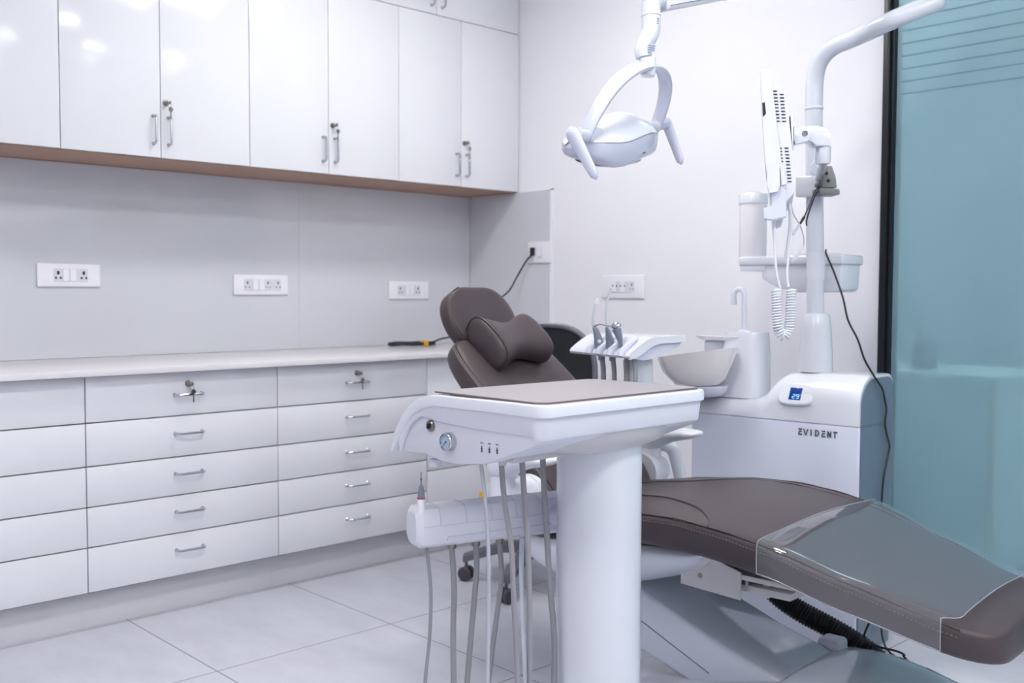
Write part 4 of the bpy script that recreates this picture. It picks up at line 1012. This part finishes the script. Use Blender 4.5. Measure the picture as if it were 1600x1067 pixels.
B().lathe([(br2*1.04, zc_-bq.z), (br2*1.04, zt-bq.z-0.004), (br2*0.98, zt-bq.z), (0.02, zt-bq.z+0.006), (0.001, zt-bq.z+0.006)], bq, Zv, 36).build('cap', M['plastic'], t)

# grey reader on the collar
rd = thing('intraoral_camera_holder', W(1295, 290, pdepth-0.07), 'small taupe grey device with round holes clamped to the pole', 'device')
RO = W(1297, 290, pdepth-0.07)
def cam_pts(px_list, d): return [W(x, y, d) for x, y in px_list]
def slab_px(px_list, d0, d1, bev=0.002):
    t = bmesh.new(); A = [t.verts.new(W(x, y, d0)) for x, y in px_list]
    k = (d1-d0); Bv = [t.verts.new(a.co + FWh*k) for a in A]
    n = len(A); t.faces.new(A); t.faces.new(Bv[::-1])
    for i in range(n): t.faces.new((A[i], Bv[i], Bv[(i+1) % n], A[(i+1) % n]))
    bmesh.ops.recalc_face_normals(t, faces=t.faces)
    b = B(); b._add(t, bev, 2); return b
FWh = V((FW.x, FW.y, 0)).normalized()
dd = pdepth-0.12
slab_px([(1283, 259), (1300, 259), (1306, 276), (1308, 293), (1285, 293), (1286, 276)], dd, dd+0.05).build('body', M['device'], rd)
slab_px([(1281, 293), (1312, 295), (1313, 304), (1281, 303)], dd-0.01, dd+0.07, 0.003).build('cradle', M['device'], rd)
hb = B()
for x, y in ((1289, 264), (1291, 271), (1294, 282.5)): hb.lathe([(0.0001, 0), (0.0055, 0), (0.0055, 0.002), (0.0001, 0.002)], W(x, y, dd), -FWh, 16)
hb.build('round_holes', M['dark'], rd)
B().tube([W(1283, 285, dd+0.02), W(1276, 290, dd+0.05)], 0.008, 10).build('clamp', M['device'], rd)

# ================================================================== MONITOR seen edge-on
md = 2.70
mon = thing('wall_monitor', W(1215, 225, md+0.2), 'white monitor on a swivel bracket, seen from its edge', 'monitor')
wdir = (FWh*0.985 + V((RT.x, RT.y, 0)).normalized()*0.0 ).normalized()
# monitor plane passes close to the sight line; its back slopes away
wdir = (ray(1215, 225)); wdir = V((wdir.x, wdir.y, 0)).normalized()
def mring(pxs, s_):
    return [W(x, y, md) + wdir*s_ for x, y in pxs]
bez = [(1188, 110), (1190, 108), (1202, 108), (1204.5, 111), (1206, 125), (1210, 160), (1218, 225), (1226, 290), (1228.5, 312), (1222, 338), (1213, 342), (1205, 325), (1195, 250), (1190, 170)]
B().loft([mring([(x*0.96+1207*0.04, y*0.98+225*0.02) for x, y in bez], -0.002), mring(bez, 0.004), mring(bez, 0.44)]).build('bezel', M['plastic_matt'], mon, ang=40)
hous = [(1204, 122), (1215, 133), (1224, 142), (1230, 152), (1233, 185), (1239, 240), (1241, 285), (1241, 300), (1228, 315), (1218, 300), (1211, 225), (1206, 160)]
hs = B().loft([mring(hous, 0.012), mring(hous, 0.42)]).build('housing', M['plastic_matt'], mon, ang=40)
scr = [(1188.6, 122), (1190.2, 170), (1192.8, 210), (1195.2, 248), (1197.5, 265), (1199.0, 265), (1196.8, 248), (1194.4, 210), (1191.8, 170), (1190.0, 122)]
B().loft([mring([(x-0.5, y) for x, y in scr], 0.03), mring([(x-0.5, y) for x, y in scr], 0.41)]).build('screen', M['black'], mon, ang=40)
vt = B()
def slot(x, y, w=6.2, h=1.9):
    vt.prism([(-w/2, -h/2), (w/2, -h/2), (w/2, h/2), (-w/2, h/2)], W(x, y, md) + wdir*0.0115, RT*(md/FPX), UP*(md/FPX), FWh, -0.0008, 0.0008)
for i in range(10): slot(1211 + i*0.5, 141 + i*5.25)
for i in range(9): slot(1221.5 + i*0.45, 146.5 + i*5.25)
for i in range(6): slot(1218.5 + i*0.5, 230.5 + i*5.25)
for i in range(11): slot(1229 + i*0.5, 230.5 + i*5.25)
slot(1224.5, 293.5, 6)
vt.build('vent_slots', M['dark'], hs)
kb = B()
kb.loft([mring([(1200, 257), (1215, 257), (1218, 262), (1219, 291), (1214, 301), (1203, 303), (1199, 290)], -0.03), mring([(1199, 256), (1216, 256), (1219, 262), (1220, 291), (1214, 302), (1202, 304), (1198, 290)], 0.03)])
kb.loft([mring([(1219, 258), (1225, 257), (1228, 288), (1221, 291)], -0.015), mring([(1219, 258), (1225, 257), (1228, 288), (1221, 291)], 0.02)])
kb.build('camera_holster', M['plastic'], mon, ang=40)
B().loft([mring([(1205, 303), (1222, 291), (1229, 300), (1228, 338), (1208, 343), (1194, 342), (1193, 326), (1206, 322)], -0.015), mring([(1205, 303), (1222, 291), (1229, 300), (1228, 338), (1208, 343), (1194, 342), (1193, 326), (1206, 322)], 0.05)]).build('lower_bracket', M['cool'], mon, ang=40)
B().loft([mring([(1191, 161), (1195, 160), (1197, 178), (1192, 183)], -0.004), mring([(1191, 161), (1195, 160), (1197, 178), (1192, 183)], 0.01)]).build('buttons', M['dark'], mon, ang=40)
# swivel bracket to the pole
hd0 = md + 0.20
def hinge(pxs, d0, d1, nm, m, bev=0.003): return slab_px(pxs, d0, d1, bev).build(nm, M[m], mon, ang=40)
hinge([(1236, 180), (1238, 180), (1240, 235), (1238, 235)], hd0-0.03, hd0+0.05, 'mount_plate', 'chrome', 0.0)
hinge([(1240, 197), (1246, 197), (1258, 197), (1268, 203), (1268, 214), (1262, 221), (1248, 224), (1243, 226), (1240, 216)], hd0-0.02, hd0+0.03, 'tilt_block', 'plastic')
hinge([(1258, 196), (1280, 196), (1291, 200), (1298, 208), (1298, 228), (1275, 228), (1270, 222), (1264, 220)], hd0-0.016, hd0+0.034, 'elbow', 'plastic')
pk = W(1286.5, 229.5, hd0+0.01)
B().lathe([(0.0215, 0), (0.0215, -0.040), (0.019, -0.048), (0.008, -0.050)], pk, Zv, 28).build('swivel', M['plastic'], mon)
B().tube([pk - Zv*0.03, W(1284, 262, hd0+0.15), CH(PU, PVv, cbx.z+0.01)], 0.014, 14, smooth=4).build('bracket_arm', M['plastic'], mon)
sc1 = W(1257.5, 208.5, hd0-0.02)
B().lathe([(0.0085, 0), (0.0085, 0.003), (0.0055, 0.003), (0.0045, 0.001)], sc1, -FWh, 20).build('pivot_screw', M['steel'], mon)

# cables from the monitor
dm = md+0.03
t = thing('coiled_cord', W(1220, 450, dm), 'white coiled telephone-style cord hanging below the monitor', 'cable')
lead = [W(1208, 338, dm), W(1210, 380, dm), W(1212.5, 420, dm), W(1217, 443, dm), W(1220, 450, dm)]
B().tube(lead, 0.0036, 8, smooth=5).build('lead', M['plastic'], t)
lead2 = [W(1234, 318, dm), W(1237, 345, dm), W(1235, 375, dm), W(1232, 400, dm), W(1230, 430, dm), W(1232, 448, dm)]
B().tube(lead2, 0.0036, 8, smooth=5).build('lead', M['plastic'], t)
core = spline([W(1213, 452, dm), W(1213.5, 480, dm), W(1214.5, 500, dm), W(1217.5, 517, dm), W(1225, 525, dm), W(1232, 516, dm), W(1234.5, 495, dm), W(1236.5, 452, dm)], 20)
L = [0]
for i in range(1, len(core)): L.append(L[-1] + (core[i]-core[i-1]).length)
turns = 36; N_ = turns*12; hx = []
j = 0
ns = FWh.copy()
for k in range(N_+1):
    s_ = L[-1]*k/N_
    while j < len(core)-2 and L[j+1] < s_: j += 1
    q = (s_-L[j])/max(L[j+1]-L[j], 1e-9); c_ = core[j].lerp(core[j+1], q)
    tg = (core[min(j+2, len(core)-1)] - core[max(j-1, 0)]).normalized()
    e1 = (ns - tg*ns.dot(tg)).normalized(); e2 = tg.cross(e1)
    a = 2*pi*k/12
    hx.append(c_ + (e1*cos(a) + e2*sin(a))*0.0116)
B().tube(hx, 0.0030, 8).build('coil', M['plastic'], t)
t = thing('monitor_lead', W(1240, 330, dm+0.05), 'thin white leads with barrel connectors below the monitor', 'cable')
dl = dm+0.08
B().tube([W(1236, 318, dl), W(1240, 335, dl), W(1250, 352, dl), W(1255.5, 370, dl), W(1255.5, 384, dl)], 0.0017, 7, smooth=5).build('lead', M['hose_light'], t)
B().tube([W(1255.5, 384, dl), W(1247, 397, dl), W(1236, 410, dl)], [0.0035, 0.0048, 0.004], 10).build('connector', M['plastic'], t)
B().tube([W(1229, 390, dl), W(1228, 402, dl)], 0.0045, 10).build('connector', M['plastic'], t)
B().tube([W(1232, 318, dl), W(1233, 350, dl), W(1230, 378, dl), W(1229, 392, dl)], 0.0015, 7, smooth=4).build('lead', M['hose_light'], t)
B().tube([W(1250, 350, dl), W(1239, 366, dl)], [0.0035, 0.0048], 10).build('connector', M['plastic'], t)
t = thing('black_lead', W(1262, 330, dl), 'pair of short black leads looping from the grey device', 'cable')
B().tube([W(1284, 291, dd+0.02), W(1274, 298, dd+0.0), W(1264, 322, dl+0.1), W(1255, 342, dl+0.03), W(1251, 348, dl)], 0.0021, 8, smooth=5).build('lead', M['black'], t)
B().tube([W(1284, 294, dd+0.02), W(1275, 303, dd), W(1266, 325, dd), W(1260, 345, dd+0.01), W(1260.5, 352, dd+0.03)], 0.0024, 8, smooth=5).build('lead', M['black'], t)
B().tube([W(1256, 340, dl+0.035), W(1250, 350, dl)], [0.0045, 0.0032], 10).build('connector', M['black'], t)

# long black cord down the unit
vv = UV0-0.03
pts = [CH(PU+0.028, PVv, 1.235), PV(1291, 397, 0.70), PV(1303, 425, 0.68), PV(1317, 465, 0.66), PV(1325, 500, 0.65), PV(1340, 530, 0.65), PV(1351, 562, 0.66)]
uz = [(1366, 588, 0.70), (1378, 606, 0.74)]
pts += [PV(x, y, v_) for x, y, v_ in uz]
xs = UU1+0.012
def on_side(x, y):
    d = ray(x, y); n_ = CU; s_ = (xs - (CAM-CO).dot(CU))/d.dot(CU); return CAM + d*s_
pts += [on_side(x, y) for x, y in ((1382, 622), (1385, 640), (1383, 660), (1386, 680), (1390, 697), (1386, 720), (1381, 745), (1378, 780), (1377, 830))]
e_ = pts[-1]; pts += [V((e_.x, e_.y, 0.2)), V((e_.x+0.02, e_.y, 0.02)), V((e_.x+0.15, e_.y-0.05, 0.006))]
tag(B().tube(pts, 0.0032, 8, smooth=5).build('black_power_cable', M['black'], ang=60), 'long black cable trailing from the pole down the grey side of the unit', 'cable')

# ================================================================== ASSISTANT TRAY
ast = thing('suction_instrument_tray', W(985, 560, 2.75), 'small white instrument tray holding three grey suction and spray tools', 'tray')
Fr = W(985, 560, 2.75); Fl = W(891, 552, 3.0); zf = (Fr.z+Fl.z)/2; Fr.z = zf; Fl.z = zf
ed = (Fr-Fl); EW = ed.length; ed.normalize(); sd = V((-ed.y, ed.x, 0))
if sd.dot(FW) < 0: sd = -sd
sp = W(1070, 536, 2.84)
sdl = 0.225
sd = V((sp.x-Fr.x, sp.y-Fr.y, 0)); sdl = sd.length; sd.normalize()
zt_ = W(1040, 526, 2.8).z
dz = zt_ - zf
pa = [(0.0, 0.0), (-0.004, 0.006), (0.0, 0.014), (0.025, dz*0.55), (0.06, dz-0.006), (0.085, dz), (sdl, dz+0.002), (sdl+0.003, dz-0.004), (sdl, dz-0.018), (sdl-0.01, dz-0.026), (sdl-0.05, dz-0.043), (sdl-0.09, 0.004), (0.05, -0.006), (0.02, -0.004)]
def aring(pf, w_, k=1.0): return [Fl + ed*w_ + sd*(p[0]*k + (0.04*(1-k) if k < 1 else 0)) + Zv*p[1] for p in pf]
topl = pa[:8]
shellp = [(0.004, -0.001)] + topl + [(sdl+0.001, dz-0.017), (0.10, dz-0.019), (0.075, dz-0.026), (0.035, 0.008), (0.016, -0.001)]
belly = [(0.012, -0.001), (0.030, 0.010), (0.075, dz-0.024), (0.10, dz-0.016), (sdl-0.006, dz-0.016), (sdl-0.012, dz-0.028), (sdl-0.05, dz-0.044), (sdl-0.09, 0.004), (0.05, -0.006)]
B().loft([aring(shellp, 0, 0.97), aring(shellp, 0.006), aring(shellp, EW-0.004), aring(shellp, EW)]).build('tray_shell', M['plastic'], ast, ang=35)
B().loft([aring(belly, 0.006), aring(belly, EW-0.007)]).build('tray_underside', M['cool'], ast, ang=35)
gr = B()
for k in range(4):
    w_ = EW*(0.36 + 0.175*k)
    gr.tube([Fl + ed*w_ + sd*p[0] + Zv*(p[1]+0.002) for p in ((-0.006, 0.002), (-0.003, 0.014), (0.022, dz*0.55+0.003), (0.050, dz*0.86))], [0.013, 0.012, 0.009, 0.002], 12)
gr.build('holder_slots', M['cool'], ast)
sb_ = B()
sb_.tube([W(997, 562, 2.86), W(998, 600, 2.86), W(999, 650, 2.87)], [0.042, 0.040, 0.036], 24)
sb_.build('support_column', M['clear_hose'], ast)
B().tube([W(999, 645, 2.93), W(1008, 672, 3.10), W(1030, 690, 3.24), W(1050, 701, 3.26), W(1059, 730, 3.27), W(1067, 770, 3.27), W(1073, 830, 3.28)], [0.030, 0.026, 0.024, 0.021, 0.020, 0.020, 0.020], 14, smooth=5).build('strut', M['clear_hose'], ast)
# instruments: two suction handles and one spray
def depth_at(w_, s_=0.02): return ((Fl + ed*(EW*w_) + sd*s_)-CAM).dot(FW)
i1 = depth_at(0.40); i2 = depth_at(0.60); i3 = depth_at(0.80)
t = thing('saliva_ejector', W(934, 545, i1), 'grey suction handle with a bent white plastic tip, leftmost in the small tray', 'suction tool', 'tools in the small tray')
B().tube([W(934, 545, i1), W(935, 530, i1), W(931, 516, i1), W(928, 511, i1)], [0.013, 0.0125, 0.0085, 0.0055], 16).build('handle', M['grey_plastic'], t)
B().tube([W(928, 512, i1), W(926.5, 503, i1), W(928, 490, i1), W(931, 475, i1)], 0.0042, 10, smooth=3).build('tip_tube', M['clear_hose'], t)
B().tube([W(930, 473, i1), W(935.5, 467.5, i1)], [0.0035, 0.0055], 10).build('tip', M['bezel'], t)
B().ball(W(936, 533, i1) - FWh*0.010, 0.006, 12).build('button', M['bezel'], t)
t = thing('suction_handpiece', W(953, 545, i2), 'grey suction handle with a thin pale tube, middle one in the small tray', 'suction tool', 'tools in the small tray')
B().tube([W(953, 545, i2), W(953, 532, i2), W(950, 518, i2), W(948, 511, i2)], [0.012, 0.0115, 0.0075, 0.0045], 16).build('handle', M['grey_plastic'], t)
B().tube([W(946, 530, i2), W(951, 527.5, i2), W(955, 528, i2)], 0.003, 8).build('slider', M['grey_plastic'], t)
B().tube([W(947.5, 512, i2), W(946.5, 490, i2), W(949, 468, i2), W(955, 450, i2)], 0.0028, 10, smooth=4).build('tube', M['clear_hose'], t)
t = thing('air_water_syringe', W(970, 543, i3), 'metal air and water syringe with a bent spray nozzle, right one in the small tray', 'syringe', 'tools in the small tray')
B().tube([W(971, 543, i3), W(968, 528, i3), W(963, 513, i3)], [0.004, 0.009, 0.013], 16).build('handle', M['grey_plastic'], t)
B().ball(W(963, 509, i3), 0.0135, 16, (1.1, 1.0, 0.8)).build('head', M['chrome'], t)
B().tube([W(960, 511, i3), W(945, 508, i3), W(937, 506.5, i3), W(927, 510, i3)], [0.0028, 0.0023, 0.0023, 0.0028], 8).build('nozzle', M['chrome'], t)
B().tube([W(969, 510, i3), W(971, 525, i3), W(974, 541, i3)], [0.004, 0.004, 0.002], 8).build('lever', M['plastic'], t)
# hoses below the small tray
hw = [((940, 556), (942, 570), (943, 595), 0.0075, 'left'), ((957, 557), (959, 572), (960, 597), 0.0070, 'second'), ((978, 558), (979, 572), (978, 597), 0.0060, 'third'), ((991, 558), (992, 572), (993, 599), 0.0065, 'rightmost')]
for k, (a, b, c, r_, nm) in enumerate(hw):
    d_ = depth_at(0.42+0.17*k, 0.03)
    pts = [W(*a, d_), W(*b, d_), W(*c, d_)]
    l = pts[-1]; pts += [V((l.x, l.y, 0.62)), V((l.x+0.03, l.y+0.1, 0.45)), V((l.x+0.12, l.y+0.28, 0.33)), CH(-0.49+0.02*k, 0.60, 0.30)]
    t = thing('suction_hose', pts[0], 'grey hose hanging under the small instrument tray, ' + nm + ' of four', 'hose', 'hoses under the small tray')
    B().tube(pts, r_, 12, smooth=5).build('hose_line', M['hose'], t)
    if k < 2: B().tube([pts[0] + Zv*0.004, pts[0] - Zv*0.012], r_*1.35, 12).build('coupling', M['grey_plastic'], t)

# ================================================================== OPERATING LAMP
def C3(a, b, c): return CAM + camv(a, b, c)
Lc = C3(0.172, 0.480, 2.38); Rc = C3(0.374, 0.560, 2.66)
Mc = (Lc+Rc)/2; Ac = C3(0.332, 0.672, 2.48)
lamp = thing('operating_lamp', Ac, 'white dental operating lamp with a ring yoke and two handles hanging on an arm', 'lamp')
aL = (Lc-Mc); aA = (Ac-Mc)
nrm = aL.cross(aA).normalized()
arc = []
for k in range(41):
    t_ = pi*k/40
    ex = abs(cos(t_))**0.95*(1 if cos(t_) >= 0 else -1); ey = abs(sin(t_))**0.85
    arc.append(Mc + aL*ex + aA*ey)
rings = []
for k, p in enumerate(arc):
    tg = (arc[min(k+1, 40)] - arc[max(k-1, 0)]).normalized(); out = nrm.cross(tg).normalized()
    if out.dot(p-Mc) < 0: out = -out
    w = 0.0155 + 0.004*sin(pi*k/40); h = 0.0065
    rings.append([p + nrm*(w*x) + out*(h*y) for x, y in ((-1, -0.6), (-0.8, -1), (0.8, -1), (1, -0.6), (1, 0.6), (0.8, 1), (-0.8, 1), (-1, 0.6))])
B().loft(rings).build('yoke', M['cool'], lamp, ang=50)
# neck
dn_ = 2.48
nk = [W(1012, 119, dn_), W(1013, 105, dn_), W(1012, 92, dn_)]
B().tube(nk, [0.017, 0.0195, 0.0205], 20).build('yoke_hub', M['plastic'], lamp)
B().tube([W(1006, 90, dn_), W(1005, 80, dn_), W(1009, 66, dn_), W(1016, 52, dn_), W(1017.5, 40, dn_), W(1017.5, 26, dn_)], [0.0190, 0.0215, 0.0215, 0.0220, 0.0225, 0.0225], 22, smooth=5).build('neck', M['plastic'], lamp)
B().tube([W(1017.5, 25.5, dn_), W(1017.5, 12, dn_), W(1021, 2, dn_), W(1034, -2, dn_+0.01)], [0.0235, 0.0235, 0.0235, 0.022], 22, smooth=5).build('arm_joint', M['plastic'], lamp)
armd = (end + Zv*0.15)
as_ = W(1033, 0, dn_+0.01); dirA = (armd-as_).normalized(); sA = dirA.cross(Zv).normalized(); uA = sA.cross(dirA)
LA = (armd-as_).length
ab = B()
ab.prism([(-0.016, -0.028), (0.016, -0.028), (0.020, -0.016), (0.020, 0.022), (0.012, 0.030), (-0.012, 0.030), (-0.020, 0.022), (-0.020, -0.016)], as_, sA, uA, dirA, 0.0, LA, 0.003)
ab.build('swing_arm', M['plastic'], lamp)
B().box((-0.0206, -0.020, 0.01), (0.0206, -0.0185, LA-0.05), X=sA, Y=uA, Z=dirA, O=as_).build('arm_seam', M['grey_panel'], lamp)
# warning labels
def label_px(c, w, h, tilt, d):
    x_ = (RT*cos(tilt) + UP*sin(tilt)); y_ = (UP*cos(tilt) - RT*sin(tilt)); o = W(*c, d)
    lb = B().box((-w/2, -h/2, 0), (w/2, h/2, 0.0006), X=x_, Y=y_, Z=-FW, O=o).build('sticker', M['gauge'], lamp)
    b = B()
    for k in range(3):
        b.box((-w*0.42, h*(0.28-0.28*k)-0.0012, 0.0006), (w*0.42, h*(0.28-0.28*k)+0.0012, 0.0009), X=x_, Y=y_, Z=-FW, O=o)
    b.build('print', M['ink'], lb)
label_px((1026.5, 33, ), 0.011, 0.020, 0, dn_-0.0185)
label_px((1018, 75, ), 0.018, 0.018, radians(-8), dn_-0.0215)
# head
ha = (Rc-Lc).normalized(); hn = camv(-0.10, 0.80, -0.60); hn = (hn - ha*hn.dot(ha)).normalized(); ht = ha.cross(hn).normalized()
if ht.dot(FW) < 0: ht = -ht
Hc = Mc + ht*0.022 - hn*0.018 - RT*0.006 - UP*0.014
rings = []
NS = 25
for i in range(NS):
    s_ = -1 + 2*i/(NS-1); q = (1-abs(s_)**2.6)**(1/2.6) if abs(s_) < 1 else 0.0
    q = max(q, 0.14)
    rg = []
    wav = 0.007*sin(pi*s_*1.25)
    for k in range(32):
        a = 2*pi*k/32; cs, sn = cos(a), sin(a)
        tt = abs(cs)**0.42*(1 if cs >= 0 else -1); nn_ = abs(sn)**0.55*(1 if sn >= 0 else -1)
        hgt = 0.043*q
        dome = 0.030*math.exp(-(s_*1.7)**2)*max(0, 1-(tt)**2) if nn_ > 0 else 0
        back = -0.018*(tt > 0)*tt if nn_ > 0 else 0
        rg.append(Hc + ha*(s_*0.168) + ht*(tt*(0.078*q + 0.004)) + hn*(nn_*hgt + dome + back + wav*(1 if tt < 0 else 0.4)))
    rings.append(rg)
hdo = B().loft(rings).build('lamp_head', M['cool'], lamp, sub=1, ang=70)
cp = B()
rings = []
for i in range(NS):
    s_ = (-1 + 2*i/(NS-1))*0.96; q = max((1-abs(s_)**2.6)**(1/2.6), 0.14)
    wav = 0.007*sin(pi*s_*1.25); rg = []
    for j in range(13):
        tt = -0.985 + 1.97*j/12
        dome = 0.030*math.exp(-(s_*1.7)**2)*max(0, 1-tt**2)
        back = -0.018*(tt > 0)*tt
        hgt = 0.043*q*(1-abs(tt)**6*0.5)
        rg.append(Hc + ha*(s_*0.168) + ht*(tt*(0.078*q + 0.004)) + hn*(hgt + dome + back + 0.0022 + wav*(1 if tt < 0 else 0.4)))
    rings.append(rg)
cp.loft(rings, cap=False, closed=False)
cp.build('head_cover', M['plastic'], lamp, solid=0.0016, sub=1, ang=70)
fp = Hc - ht*0.083
hb = B()
for x_ in (0.020, 0.029): hb.lathe([(0.0001, 0), (0.0018, 0), (0.0018, 0.001), (0.0001, 0.001)], Hc - ht*0.0815 + ha*x_ - hn*0.012, -ht, 10)
hb.build('sensor_holes', M['dark'], hdo)
B().loft([[Hc - hn*(0.043) + ha*(0.11*c_ * abs(cos(2*pi*k/28))**0.6*(1 if cos(2*pi*k/28) >= 0 else -1)) + ht*(0.055*c_*abs(sin(2*pi*k/28))**0.6*(1 if sin(2*pi*k/28) >= 0 else -1)) - hn*o for k in range(28)] for c_, o in ((1, 0), (0.95, 0.003), (0.5, 0.004))]).build('lens', M['bottle'], hdo)
# handles
def handle(px0, px1, d0, d1, r0, r1):
    p0, p1 = W(*px0, d0), W(*px1, d1); ax = (p1-p0).normalized(); rings = []
    sdv = (ax.cross(ha)).normalized(); av = ax.cross(sdv).normalized()
    n = 14
    for i in range(n+1):
        t_ = i/n; r_ = r0 + (r1-r0)*t_
        e = 1.0
        L_ = (p1-p0).length
        dist = min(t_*L_, 1e9)
        if t_ < 0.15: e = math.sqrt(max(0.04, 1-((0.15-t_)/0.15)**2))
        if t_ > 0.90: e = math.sqrt(max(0.04, 1-((t_-0.90)/0.10)**2))
        rings.append([p0.lerp(p1, t_) + sdv*(r_*e*cos(2*pi*k/20)) + av*(r_*0.62*e*sin(2*pi*k/20)) for k in range(20)])
    return B().loft(rings)
h1 = handle((889, 199), (932, 280), 2.31, 2.31, 0.0185, 0.0105)
h1.tube([W(899, 210, 2.31), W(914, 212, 2.37)], 0.0155, 18)
h1.build('handle', M['cool'], lamp, ang=60)
h2 = handle((1038, 182), (1065, 257), 2.72, 2.72, 0.0155, 0.0105)
h2.tube([W(1041, 193, 2.72), W(1025, 196, 2.66)], 0.0145, 18)
h2.build('handle', M['cool'], lamp, ang=60)
B().tube([Lc, Mc - ha*0.12], 0.017, 18).build('pivot', M['plastic'], lamp)
B().tube([Rc, Mc + ha*0.12], 0.017, 18).build('pivot', M['plastic'], lamp)
